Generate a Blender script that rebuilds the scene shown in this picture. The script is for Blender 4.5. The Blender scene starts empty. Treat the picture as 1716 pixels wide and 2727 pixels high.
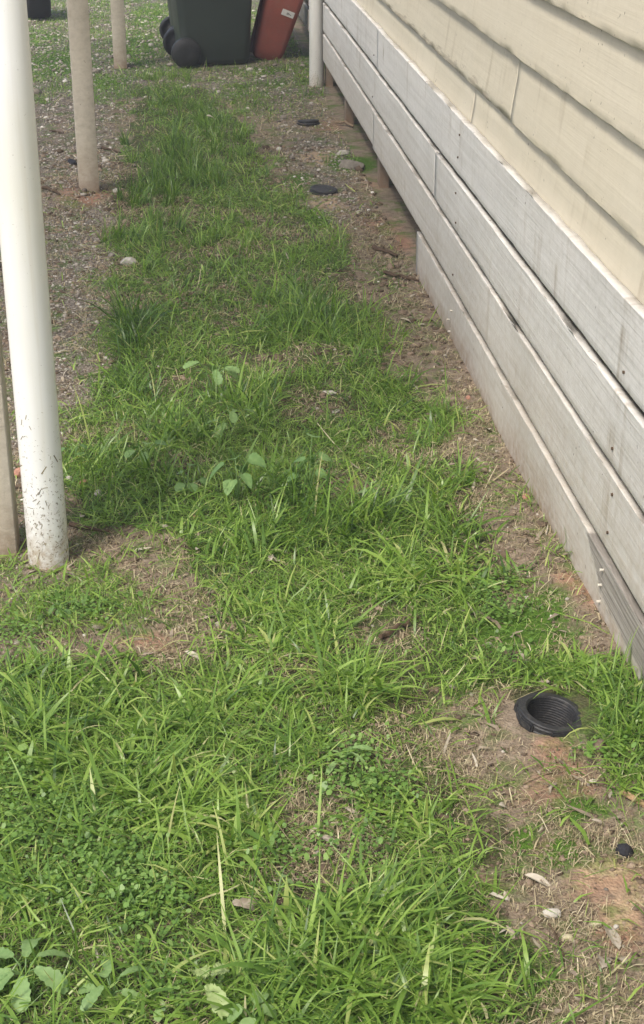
import bpy, bmesh, math, random
import numpy as np
from mathutils import Vector, Matrix

random.seed(7)
rng = np.random.default_rng(11)
R = math.radians
sc = bpy.context.scene
col = sc.collection

# ------------------------------------------------------------------ camera, sky, sun, exposure
cam_d = bpy.data.cameras.new('camera')
cam = bpy.data.objects.new('camera', cam_d)
col.objects.link(cam)
cam.location = (0.0, 0.0, 1.6)
cam.rotation_euler = (R(90 - 24.75), 0.0, R(-5.015))
cam_d.sensor_fit = 'HORIZONTAL'
cam_d.sensor_width = 36.0
cam_d.lens = 85.34
cam_d.clip_start = 0.05
cam_d.clip_end = 2000.0
sc.camera = cam

SUN_ELEV, SUN_AZ = 54.0, 222.0       # azimuth of the sun: clockwise from +Y
world = bpy.data.worlds.new('World')
sc.world = world
world.use_nodes = True
wn = world.node_tree
bg = next(n for n in wn.nodes if n.type == 'BACKGROUND')
sky = wn.nodes.new('ShaderNodeTexSky')
sky.sky_type = 'NISHITA'
sky.sun_disc = False
sky.sun_elevation = R(SUN_ELEV)
sky.sun_rotation = R(SUN_AZ)
sky.air_density = 1.0
sky.dust_density = 3.6
sky.ozone_density = 1.0
wn.links.new(sky.outputs[0], bg.inputs[0])
bg.inputs[1].default_value = 0.11
sun_d = bpy.data.lights.new('sun', 'SUN')
sun = bpy.data.objects.new('sun', sun_d)
col.objects.link(sun)
sun_d.energy = 1.5
sun_d.angle = R(12)
sun_d.color = (1.0, 0.945, 0.86)
az, el = R(SUN_AZ), R(SUN_ELEV)
to_sun = Vector((math.sin(az) * math.cos(el), math.cos(az) * math.cos(el), math.sin(el)))
sun.rotation_euler = to_sun.to_track_quat('Z', 'Y').to_euler()
sc.view_settings.view_transform = 'Standard'
sc.view_settings.look = 'None'
sc.view_settings.exposure = 1.12
sc.view_settings.gamma = 1.0
sc.view_settings.use_curve_mapping = False
sc.cycles.max_bounces = 8
sc.cycles.transparent_max_bounces = 8

# ------------------------------------------------------------------ small helpers
def tag(o, label=None, cat=None, group=None, kind=None):
    if label: o['label'] = label
    if cat: o['category'] = cat
    if group: o['group'] = group
    if kind: o['kind'] = kind
    return o

def empty(name, loc=(0, 0, 0), rot=(0, 0, 0)):
    o = bpy.data.objects.new(name, None)
    o.location = loc
    o.rotation_euler = rot
    o.empty_display_size = 0.05
    col.objects.link(o)
    return o

def link(name, me, mat=None, parent=None, loc=None, rot=None, smooth=False):
    o = bpy.data.objects.new(name, me)
    col.objects.link(o)
    if mat is not None and not me.materials:
        me.materials.append(mat)
    if parent is not None: o.parent = parent
    if loc is not None: o.location = loc
    if rot is not None: o.rotation_euler = rot
    if smooth:
        me.polygons.foreach_set('use_smooth', [True] * len(me.polygons))
    return o

def bm_mesh(bm, name):
    bmesh.ops.recalc_face_normals(bm, faces=bm.faces[:])
    me = bpy.data.meshes.new(name)
    bm.to_mesh(me)
    bm.free()
    return me

def np_mesh(name, verts, faces, attrs=None, smooth=False):
    """verts (N,3), faces (M,k) of one size; attrs: {name: (N,) floats per vertex}"""
    verts = np.asarray(verts, np.float32)
    faces = np.asarray(faces, np.int32)
    me = bpy.data.meshes.new(name)
    me.vertices.add(len(verts))
    me.vertices.foreach_set('co', verts.ravel())
    k = faces.shape[1]
    me.loops.add(faces.size)
    me.loops.foreach_set('vertex_index', faces.ravel())
    me.polygons.add(len(faces))
    me.polygons.foreach_set('loop_start', np.arange(0, faces.size, k, dtype=np.int32))
    me.polygons.foreach_set('loop_total', np.full(len(faces), k, np.int32))
    if smooth:
        me.polygons.foreach_set('use_smooth', np.ones(len(faces), bool))
    for a, v in (attrs or {}).items():
        at = me.attributes.new(a, 'FLOAT', 'POINT')
        at.data.foreach_set('value', np.asarray(v, np.float32).ravel())
    me.update(calc_edges=True)
    me.validate()
    return me

def vnoise(x, y, scale, seed=0):
    """smooth value noise in [0,1]"""
    x = np.asarray(x, float) / scale + 137.3
    y = np.asarray(y, float) / scale + 71.9
    xi, yi = np.floor(x), np.floor(y)
    fx, fy = x - xi, y - yi
    fx, fy = fx * fx * (3 - 2 * fx), fy * fy * (3 - 2 * fy)
    def h(a, b):
        s = np.sin(a * 127.1 + b * 311.7 + seed * 74.7) * 43758.5453
        return s - np.floor(s)
    return (h(xi, yi) * (1 - fx) + h(xi + 1, yi) * fx) * (1 - fy) + (h(xi, yi + 1) * (1 - fx) + h(xi + 1, yi + 1) * fx) * fy

def fbm(x, y, scale, seed=0, oct=3):
    s, a, t = 0, 1.0, 0
    for i in range(oct):
        s = s + a * vnoise(x, y, scale / 2 ** i, seed + i * 13)
        t += a
        a *= 0.5
    return s / t

def smooth(a, b, x):
    t = np.clip((np.asarray(x, float) - a) / (b - a), 0, 1)
    return t * t * (3 - 2 * t)

def blobs(x, y, lst):
    """largest of a list of soft ellipses (x, y, rx, ry, value)"""
    out = np.zeros_like(np.asarray(x, float))
    for (bx, by, rx, ry, v) in lst:
        d = ((x - bx) / rx) ** 2 + ((y - by) / ry) ** 2
        out = np.maximum(out, v * np.exp(-d * 0.9))
    return out

def in_poly(x, y, poly):
    ins = np.zeros(np.shape(x), bool)
    n = len(poly)
    for i in range(n):
        x1, y1 = poly[i]
        x2, y2 = poly[(i + 1) % n]
        c = ((y1 > y) != (y2 > y)) & (x < (x2 - x1) * (y - y1) / ((y2 - y1) or 1e-9) + x1)
        ins ^= c
    return ins

# ------------------------------------------------------------------ where things grow and lie on the ground (world metres)
LAWN = [(-0.279, 9.931), (0.095, 9.899), (0.294, 8.79), (0.408, 7.434), (0.506, 6.563), (0.585, 5.857), (0.605, 5.278), (0.608, 4.793), (0.615, 4.418), (0.681, 4.154), (0.693, 3.706), (0.704, 3.284), (0.663, 3.019), (0.581, 2.886), (0.555, 2.74), (0.614, 2.631), (0.682, 2.659), (0.808, 2.631), (0.87, 2.511), (0.771, 2.166), (0.71, 2.317), (0.595, 2.535), (0.514, 2.558), (0.412, 2.444), (0.442, 2.327), (0.492, 2.216), (0.467, 2.083), (0.4, 1.987), (0.442, 1.878), (0.473, 1.769), (0.429, 1.624), (-0.384, 1.695), (-0.553, 2.785), (-0.203, 2.72), (-0.012, 2.763), (0.044, 2.876), (-0.006, 3.142), (-0.024, 3.324), (-0.18, 3.459), (-0.321, 3.446), (-0.363, 3.857), (-0.289, 4.239), (-0.254, 4.869), (-0.29, 5.691), (-0.338, 6.795), (-0.312, 8.232)]
SPARSE = [(-0.262, 3.019, 0.263, 0.12, 1.0), (-0.464, 3.182, 0.117, 0.087, 0.5), (-0.143, 3.175, 0.157, 0.109, 0.5), (0.074, 2.95, 0.139, 0.176, 0.5), (-0.387, 10.914, 0.467, 1.173, 0.55), (-0.843, 12.24, 0.291, 1.704, 0.5), (0.129, 10.317, 0.444, 0.438, 0.6), (0.578, 9.466, 0.309, 0.6, 0.45), (-0.272, 12.947, 0.206, 1.626, 0.4), (0.689, 2.82, 0.082, 0.203, 0.12), (0.614, 2.244, 0.061, 0.078, 0.25), (0.844, 3.552, 0.033, 0.08, 0.4), (0.717, 4.968, 0.087, 0.283, 0.3), (0.475, 2.205, 0.075, 0.101, 0.6), (0.435, 1.81, 0.084, 0.066, 0.4), (0.8, 7.597, 0.105, 0.2, 0.6), (-0.315, 4.039, 0.107, 0.26, 0.5), (-0.282, 5.056, 0.058, 0.982, 0.45), (0.555, 1.707, 0.063, 0.035, 0.25), (0.749, 2.168, 0.045, 0.074, 0.6), (-0.248, 3.567, 0.086, 0.158, 0.4), (0.938, 10.608, 0.172, 0.557, 0.6), (0.724, 10.443, 0.254, 0.54, 0.4)]
BARE = [(0.144, 2.221, 0.06, 0.075, 0.55), (0.068, 2.038, 0.042, 0.055, 0.5), (0.434, 4.32, 0.09, 0.092, 0.6), (-0.012, 2.79, 0.053, 0.053, 0.6), (0.482, 2.468, 0.057, 0.074, 0.6), (-0.17, 1.892, 0.039, 0.02, 0.4), (-0.052, 1.853, 0.039, 0.029, 0.4), (0.412, 2.807, 0.063, 0.054, 0.5), (-0.036, 5.131, 0.118, 0.197, 0.45), (0.18, 5.769, 0.18, 0.365, 0.35), (0.264, 6.148, 0.139, 0.204, 0.3), (0.415, 3.673, 0.067, 0.112, 0.3), (0.17, 2.086, 0.043, 0.034, 0.4), (0.057, 1.953, 0.034, 0.031, 0.4), (0.403, 4.556, 0.067, 0.081, 0.3), (-0.171, 4.566, 0.066, 0.161, 0.2)]
MOSS = [(-0.853, 10.955, 0.321, 0.78, 0.8), (-0.531, 10.202, 0.191, 0.427, 0.8), (-0.316, 11.735, 0.219, 1.347, 0.8), (-0.28, 13.503, 0.214, 1.165, 0.7), (-1.038, 12.257, 0.194, 0.721, 0.7), (0.527, 10.46, 0.339, 0.36, 0.6), (0.329, 9.718, 0.184, 0.314, 0.6), (0.409, 9.188, 0.175, 0.425, 0.5), (0.653, 2.823, 0.109, 0.148, 1.3), (0.62, 2.205, 0.083, 0.057, 0.75), (0.503, 2.152, 0.044, 0.048, 0.9), (0.463, 2.06, 0.036, 0.034, 0.8), (0.568, 2.074, 0.05, 0.081, 0.75), (0.61, 2.943, 0.056, 0.118, 0.5), (0.794, 7.547, 0.126, 0.218, 1.0), (0.543, 6.446, 0.109, 0.223, 0.9), (0.512, 7.146, 0.1, 0.358, 0.7), (0.494, 2.993, 0.076, 0.121, 0.4), (0.607, 9.935, 0.188, 0.246, 0.5), (0.926, 10.799, 0.175, 0.576, 0.6), (0.722, 5.602, 0.096, 0.232, 0.5), (0.431, 9.631, 0.157, 0.386, 0.4), (0.72, 8.142, 0.09, 0.227, 0.4)]
RED = [(0.826, 2.924, 0.052, 0.088, 1.0), (0.607, 2.285, 0.093, 0.08, 0.8), (0.532, 2.113, 0.044, 0.059, 0.8), (0.619, 1.957, 0.083, 0.064, 1.0), (0.639, 1.851, 0.06, 0.059, 1.0), (-0.136, 2.819, 0.116, 0.063, 0.9), (0.811, 6.312, 0.107, 0.288, 0.8), (0.862, 6.028, 0.069, 0.265, 0.9), (-0.439, 6.926, 0.115, 0.184, 1.0), (-0.541, 6.894, 0.133, 0.249, 0.7), (0.436, 1.995, 0.049, 0.043, 0.7), (0.798, 8.492, 0.117, 0.307, 0.7), (0.61, 4.38, 0.117, 0.227, 0.35), (0.805, 4.287, 0.064, 0.22, 0.5), (0.801, 3.556, 0.066, 0.161, 0.4), (0.83, 7.118, 0.1, 0.357, 0.6), (-0.719, 8.625, 0.14, 1.137, 0.45), (0.623, 1.719, 0.038, 0.053, 0.5)]
PALE = [(0.621, 1.968, 0.076, 0.053, 1.0), (0.647, 1.881, 0.047, 0.06, 0.8), (0.492, 2.482, 0.049, 0.06, 0.5), (0.682, 7.71, 0.149, 0.412, 0.8), (0.631, 6.71, 0.113, 0.401, 0.8), (0.659, 2.336, 0.047, 0.041, 0.4)]
GRAVEL = [(-0.442, 5.824, 0.18, 3.036, 1.0), (-0.579, 8.613, 0.21, 2.083, 0.7), (-0.29, 4.274, 0.1, 0.505, 0.9), (0.673, 7.608, 0.19, 0.81, 0.9), (0.65, 6.708, 0.132, 0.4, 1.0), (-0.843, 12.24, 0.421, 2.216, 0.8), (-0.297, 12.435, 0.363, 2.294, 0.8), (0.351, 10.297, 0.472, 0.437, 0.8), (0.659, 9.166, 0.25, 0.709, 0.6), (-0.291, 3.571, 0.075, 0.159, 0.5), (0.069, 9.983, 0.296, 0.329, 0.6), (-0.787, 7.539, 0.247, 4.983, 0.8)]
TALL = [(0.005, 8.687, 0.237, 0.897, 150, 0.15, 0.0042, 0.1), (-0.087, 7.777, 0.214, 0.625, 150, 0.14, 0.0042, 0.05), (-0.18, 6.862, 0.152, 0.664, 150, 0.15, 0.0042, 0.0), (0.053, 7.097, 0.177, 0.618, 150, 0.15, 0.0042, 0.1), (0.159, 8.191, 0.135, 0.689, 70, 0.12, 0.004, 0.3), (-0.177, 6.12, 0.103, 0.336, 80, 0.13, 0.004, 0.05), (0.143, 6.159, 0.156, 0.341, 80, 0.1, 0.004, 0.3), (0.362, 5.096, 0.118, 0.294, 270, 0.15, 0.0045, 0.3), (0.481, 4.942, 0.086, 0.279, 120, 0.14, 0.0045, 0.35), (0.26, 4.869, 0.085, 0.226, 90, 0.12, 0.0045, 0.3), (-0.205, 4.865, 0.039, 0.314, 200, 0.19, 0.004, 0.05), (-0.167, 4.373, 0.038, 0.186, 90, 0.14, 0.004, 0.2), (-0.004, 5.332, 0.122, 0.264, 90, 0.1, 0.004, 0.3), (0.227, 5.365, 0.092, 0.214, 80, 0.1, 0.004, 0.4), (-0.041, 4.048, 0.108, 0.197, 150, 0.12, 0.0045, 0.3), (0.16, 4.235, 0.1, 0.142, 140, 0.15, 0.0045, 0.45), (0.613, 4.304, 0.077, 0.147, 110, 0.09, 0.004, 0.5), (0.565, 4.666, 0.082, 0.169, 90, 0.1, 0.004, 0.45), (0.648, 4.02, 0.085, 0.164, 100, 0.09, 0.004, 0.4), (-0.245, 3.759, 0.067, 0.173, 60, 0.12, 0.0045, 0.25), (0.204, 3.528, 0.097, 0.157, 130, 0.15, 0.0055, 0.25), (0.3, 3.392, 0.073, 0.123, 55, 0.16, 0.0055, 0.3), (0.128, 3.287, 0.091, 0.093, 90, 0.12, 0.0055, 0.4), (0.446, 3.379, 0.083, 0.147, 80, 0.14, 0.0065, 0.45), (0.592, 3.366, 0.063, 0.122, 70, 0.13, 0.006, 0.5), (0.507, 3.075, 0.097, 0.084, 120, 0.14, 0.0072, 0.65), (0.333, 3.007, 0.076, 0.101, 70, 0.1, 0.0055, 0.55), (0.144, 2.867, 0.1, 0.112, 130, 0.11, 0.006, 0.55), (0.25, 2.821, 0.054, 0.109, 70, 0.13, 0.006, 0.5), (0.282, 2.611, 0.051, 0.048, 130, 0.16, 0.0052, 0.6), (0.128, 2.592, 0.076, 0.095, 100, 0.12, 0.006, 0.55), (-0.2, 2.653, 0.076, 0.082, 90, 0.13, 0.0062, 0.5), (-0.342, 2.54, 0.057, 0.076, 110, 0.15, 0.006, 0.35), (-0.244, 2.387, 0.062, 0.083, 90, 0.15, 0.006, 0.45), (-0.113, 2.46, 0.088, 0.088, 120, 0.13, 0.007, 0.5), (0.009, 2.54, 0.066, 0.092, 80, 0.1, 0.006, 0.6), (-0.05, 2.238, 0.09, 0.089, 170, 0.14, 0.0078, 0.65), (-0.148, 2.298, 0.053, 0.079, 70, 0.15, 0.006, 0.5), (0.044, 2.156, 0.058, 0.06, 90, 0.13, 0.0075, 0.7), (-0.21, 2.178, 0.029, 0.048, 40, 0.16, 0.006, 0.45), (0.146, 2.353, 0.047, 0.082, 40, 0.12, 0.006, 0.5), (0.249, 1.895, 0.087, 0.06, 170, 0.15, 0.007, 0.55), (0.137, 1.846, 0.072, 0.058, 140, 0.14, 0.007, 0.55), (0.067, 1.759, 0.069, 0.054, 130, 0.14, 0.007, 0.45), (0.213, 1.755, 0.101, 0.054, 190, 0.14, 0.007, 0.5), (0.328, 1.839, 0.059, 0.077, 110, 0.13, 0.0065, 0.55), (0.328, 1.718, 0.056, 0.044, 80, 0.12, 0.0065, 0.5), (0.34, 2.166, 0.059, 0.061, 100, 0.09, 0.005, 0.55), (0.734, 2.621, 0.052, 0.049, 130, 0.08, 0.0055, 0.5), (0.804, 2.517, 0.05, 0.062, 90, 0.1, 0.0055, 0.45), (0.784, 2.382, 0.04, 0.085, 70, 0.12, 0.0055, 0.35), (0.832, 3.156, 0.04, 0.04, 10, 0.14, 0.004, 0.5), (0.522, 2.464, 0.01, 0.015, 4, 0.12, 0.006, 0.55), (-0.34, 2.715, 0.069, 0.068, 70, 0.12, 0.006, 0.5), (0.685, 3.081, 0.049, 0.106, 40, 0.1, 0.006, 0.45), (0.656, 3.623, 0.067, 0.11, 60, 0.1, 0.005, 0.45), (-0.093, 10.164, 0.164, 0.238, 60, 0.09, 0.005, 0.35), (-0.076, 3.716, 0.089, 0.142, 90, 0.1, 0.0055, 0.3), (-0.114, 1.739, 0.037, 0.035, 30, 0.1, 0.006, 0.5), (-0.303, 1.995, 0.034, 0.042, 40, 0.12, 0.006, 0.6)]
CLOVER = [(-0.273, 2.148, 0.086, 0.095, 1.0), (-0.307, 2.049, 0.062, 0.077, 0.9), (-0.19, 2.05, 0.084, 0.077, 1.0), (-0.119, 1.99, 0.061, 0.053, 0.9), (-0.118, 1.917, 0.04, 0.04, 0.8), (-0.098, 1.876, 0.033, 0.029, 0.7), (0.27, 2.342, 0.047, 0.055, 0.7), (0.284, 2.26, 0.061, 0.052, 0.7), (0.236, 2.092, 0.057, 0.046, 0.4), (-0.314, 2.965, 0.111, 0.058, 0.4), (-0.355, 2.329, 0.038, 0.08, 0.5), (-0.084, 1.772, 0.038, 0.036, 0.4), (0.718, 2.316, 0.039, 0.027, 0.5), (0.607, 2.683, 0.035, 0.034, 0.5), (0.106, 2.08, 0.057, 0.046, 0.3), (0.648, 2.939, 0.047, 0.118, 0.5), (-0.398, 2.878, 0.054, 0.074, 0.5)]

PIT = (0.659, 2.47)
WALL_X = 0.852

def ground_z(x, y):
    x = np.asarray(x, float)
    y = np.asarray(y, float)
    z = 0.014 * (fbm(x, y, 0.55, 3) - 0.5) + 0.008 * (vnoise(x, y, 0.12, 5) - 0.5) + 0.004 * (vnoise(x, y, 0.045, 8) - 0.5)
    z = z + 0.030 * smooth(0.66, 0.86, x) * smooth(3.7, 2.7, y)
    z = z + 0.045 * np.exp(-(((x + 0.56) / 0.13) ** 2 + ((y - 7.05) / 0.22) ** 2))
    z = z + 0.02 * smooth(0.3, 0.8, x) * smooth(9.0, 10.5, y)
    far = smooth(18, 40, np.hypot(x, y))
    return z * (1 - far)

def gz(x, y):
    return float(ground_z(np.array([x]), np.array([y]))[0])

def lawn_mask(x, y):
    jx = x + np.where(y > 4, .24, .12) * (vnoise(x, y, 0.2, 21) - 0.5) + 0.05 * (vnoise(x, y, 0.05, 22) - 0.5)
    jy = y + 0.22 * (vnoise(x, y, 0.2, 23) - 0.5) * np.clip(y / 4, 0.6, 2)
    m = in_poly(jx, jy, LAWN).astype(float)
    m = m * (1 - blobs(jx, jy, BARE))
    m = np.maximum(m, np.maximum(blobs(jx, jy, SPARSE), .80 * (jy > 9.4) * (jx > -1.7)) * 0.85)
    patch = fbm(x, y, 0.22, 31)
    patch = np.maximum(patch, .455 * (x < .12) * (y < 2.75))
    return np.clip(m * (0.16 + 1.25 * smooth(0.34, 0.60, patch)), 0, 1)

# ------------------------------------------------------------------ node material helpers
class NT:
    def __init__(self, name):
        self.m = bpy.data.materials.new(name)
        self.m.use_nodes = True
        self.t = self.m.node_tree
        self.t.nodes.clear()
        self.out = self.t.nodes.new('ShaderNodeOutputMaterial')
    def n(self, typ, **kw):
        nd = self.t.nodes.new('ShaderNode' + typ)
        for k, v in kw.items():
            setattr(nd, k, v)
        return nd
    def l(self, a, b):
        self.t.links.new(a, b)
    def setin(self, nd, key, v):
        if isinstance(v, bpy.types.NodeSocket): self.l(v, nd.inputs[key])
        else: nd.inputs[key].default_value = v
    def coord(self, which='Object'):
        return self.n('TexCoord').outputs[which]
    def mapping(self, v, scale=(1, 1, 1), loc=(0, 0, 0)):
        m = self.n('Mapping')
        self.l(v, m.inputs[0])
        m.inputs['Scale'].default_value = scale
        m.inputs['Location'].default_value = loc
        return m.outputs[0]
    def noise(self, v, scale, detail=4, rough=0.55, dist=0.0):
        nd = self.n('TexNoise')
        self.l(v, nd.inputs['Vector'])
        nd.inputs['Scale'].default_value = scale
        nd.inputs['Detail'].default_value = detail
        nd.inputs['Roughness'].default_value = rough
        nd.inputs['Distortion'].default_value = dist
        return nd.outputs['Fac']
    def vor(self, v, scale, feat='F1', out='Distance', rand=1.0):
        nd = self.n('TexVoronoi', feature=feat)
        self.l(v, nd.inputs['Vector'])
        nd.inputs['Scale'].default_value = scale
        nd.inputs['Randomness'].default_value = rand
        return nd.outputs[out]
    def ramp(self, fac, stops):
        nd = self.n('ValToRGB')
        e = nd.color_ramp.elements
        while len(e) < len(stops): e.new(0.5)
        for i, (p, c) in enumerate(stops):
            e[i].position = p
            e[i].color = (c[0], c[1], c[2], 1) if isinstance(c, (tuple, list)) else (c, c, c, 1)
        self.l(fac, nd.inputs[0])
        return nd.outputs[0]
    def rng(self, v, a, b, c=0.0, d=1.0):
        nd = self.n('MapRange')
        self.l(v, nd.inputs[0])
        for i, q in enumerate((a, b, c, d)): nd.inputs[i + 1].default_value = q
        return nd.outputs[0]
    def mix(self, fac, a, b, mode='MIX'):
        nd = self.n('Mix', data_type='RGBA', blend_type=mode)
        self.setin(nd, 0, fac)
        for k, v in ((6, a), (7, b)):
            if isinstance(v, bpy.types.NodeSocket): self.l(v, nd.inputs[k])
            else: nd.inputs[k].default_value = (v[0], v[1], v[2], 1)
        return nd.outputs[2]
    def math(self, op, a, b=0.5, clamp=False):
        nd = self.n('Math', operation=op, use_clamp=clamp)
        self.setin(nd, 0, a)
        self.setin(nd, 1, b)
        return nd.outputs[0]
    def attr(self, name):
        return self.n('Attribute', attribute_name=name).outputs['Fac']
    def sep(self, v):
        nd = self.n('SeparateXYZ')
        self.l(v, nd.inputs[0])
        return nd.outputs
    def bump(self, h, strength=0.3, dist=0.01, normal=None):
        nd = self.n('Bump')
        nd.inputs['Strength'].default_value = strength
        nd.inputs['Distance'].default_value = dist
        self.l(h, nd.inputs['Height'])
        if normal is not None: self.l(normal, nd.inputs['Normal'])
        return nd.outputs[0]
    def pbr(self, color, rough=0.7, normal=None, spec=0.4, **kw):
        p = self.n('BsdfPrincipled')
        if isinstance(color, (tuple, list)): color = (color[0], color[1], color[2], 1)
        self.setin(p, 'Base Color', color)
        self.setin(p, 'Roughness', rough)
        self.setin(p, 'Specular IOR Level', spec)
        if normal is not None: self.l(normal, p.inputs['Normal'])
        for k, v in kw.items(): self.setin(p, k, v)
        return p.outputs[0]
    def done(self, shader):
        self.l(shader, self.out.inputs['Surface'])
        return self.m

def mat_leafy(name, stops, rough=0.45, trans=0.35, spec=0.35, vein=False):
    """thin green leaves: colour by a per-blade tone, light passes through"""
    t = NT(name)
    tone = t.attr('tone')
    c = t.ramp(tone, stops)
    v = t.noise(t.coord('Object'), 60, 2)
    c = t.mix(t.rng(v, 0.3, 0.7, 0.0, 0.35), c, t.mix(1.0, c, (0.75, 0.85, 0.7), 'MULTIPLY'))
    p = t.pbr(c, rough, None, spec)
    tr = t.n('BsdfTranslucent')
    t.l(t.mix(1.0, c, (1.25, 1.3, 0.7), 'MULTIPLY'), tr.inputs[0])
    ms = t.n('MixShader')
    ms.inputs[0].default_value = trans
    t.l(p, ms.inputs[1])
    t.l(tr.outputs[0], ms.inputs[2])
    return t.done(ms.outputs[0])

M = {}
M['grass'] = mat_leafy('grass_green', [(0.0, (.045, .10, .020)), (0.3, (.105, .20, .034)), (0.6, (.215, .345, .058)), (0.85, (.34, .47, .11)), (0.95, (.44, .48, .17)), (1.0, (.52, .48, .27))], 0.36, 0.42, 0.5)
M['cover'] = mat_leafy('cover_green', [(0.0, (.065, .135, .03)), (0.5, (.15, .27, .055)), (1.0, (.27, .40, .12))], 0.4, 0.3, 0.35)
M['weed'] = mat_leafy('weed_green', [(0.0, (.07, .15, .05)), (0.5, (.145, .25, .085)), (1.0, (.25, .37, .14))], 0.5, 0.25, 0.3)
M['pale_leaf'] = mat_leafy('pale_leaf', [(0.0, (.26, .36, .12)), (1.0, (.44, .52, .24))], 0.5, 0.3, 0.3)
M['straw'] = mat_leafy('dry_straw', [(0.0, (.13, .10, .06)), (0.35, (.27, .215, .135)), (0.7, (.44, .37, .24)), (1.0, (.60, .53, .38))], 0.75, 0.12, 0.2)
M['dead'] = mat_leafy('dead_leaf', [(0.0, (.12, .085, .06)), (0.5, (.27, .22, .17)), (1.0, (.50, .45, .37))], 0.75, 0.08, 0.2)

def mat_ground():
    t = NT('garden_soil')
    co = t.coord('Object')
    n1 = t.noise(co, 3.0, 6, 0.6)
    n2 = t.noise(co, 28, 5, 0.65)
    n3 = t.noise(co, 130, 4, 0.6)
    soil = t.ramp(n2, [(0.25, (.115, .088, .063)), (0.5, (.215, .17, .122)), (0.75, (.31, .255, .19))])
    red = t.ramp(n2, [(0.25, (.18, .10, .065)), (0.55, (.30, .18, .12)), (0.8, (.40, .27, .19))])
    pale = t.ramp(n3, [(0.3, (.36, .25, .155)), (0.7, (.52, .385, .255))])
    thatch = t.ramp(n3, [(0.3, (.045, .047, .022)), (0.6, (.088, .088, .040)), (0.8, (.15, .135, .07))])
    moss = t.ramp(n3, [(0.25, (.028, .062, .009)), (0.55, (.07, .14, .016)), (0.8, (.13, .20, .035))])
    vd = t.n('TexVoronoi', feature='F1')
    t.l(co, vd.inputs['Vector'])
    vd.inputs['Scale'].default_value = 170
    cell = t.sep(vd.outputs['Color'])[0]
    grav = t.ramp(cell, [(0.0, (.12, .103, .083)), (0.35, (.21, .182, .148)), (0.7, (.30, .268, .222)), (0.93, (.42, .385, .33)), (1.0, (.58, .55, .49))])
    grav = t.mix(t.rng(vd.outputs['Distance'], 0.3, 0.75), grav, (.10, .078, .058))
    c = soil
    e = lambda a, k=0.35: t.math('ADD', t.attr(a), t.math('MULTIPLY', t.math('SUBTRACT', n2, 0.5), k * 2.4), True)
    c = t.mix(t.rng(e('gravel'), 0.35, 0.7), c, grav)
    c = t.mix(t.rng(e('red'), 0.35, 0.8), c, red)
    c = t.mix(t.rng(e('pale'), 0.4, 0.85), c, pale)
    c = t.mix(t.rng(e('moss', 0.5), 0.28, 0.6), c, moss)
    c = t.mix(t.rng(e('lawn'), 0.3, 0.7), c, thatch)
    c = t.mix(t.rng(n1, 0.35, 0.7, 0.0, 0.4), c, t.mix(1.0, c, (.62, .6, .56), 'MULTIPLY'))
    h = t.math('ADD', t.math('MULTIPLY', n2, 0.6), t.math('MULTIPLY', n3, 0.4))
    h = t.math('SUBTRACT', h, t.math('MULTIPLY', vd.outputs['Distance'], 0.35))
    c = t.mix(t.math('MULTIPLY', t.rng(t.noise(co, 9, 4, .65), 0.48, 0.62), 0.7), c, moss)
    return t.done(t.pbr(c, 0.92, t.bump(h, 0.8, 0.009), 0.2))
M['ground'] = mat_ground()

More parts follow.
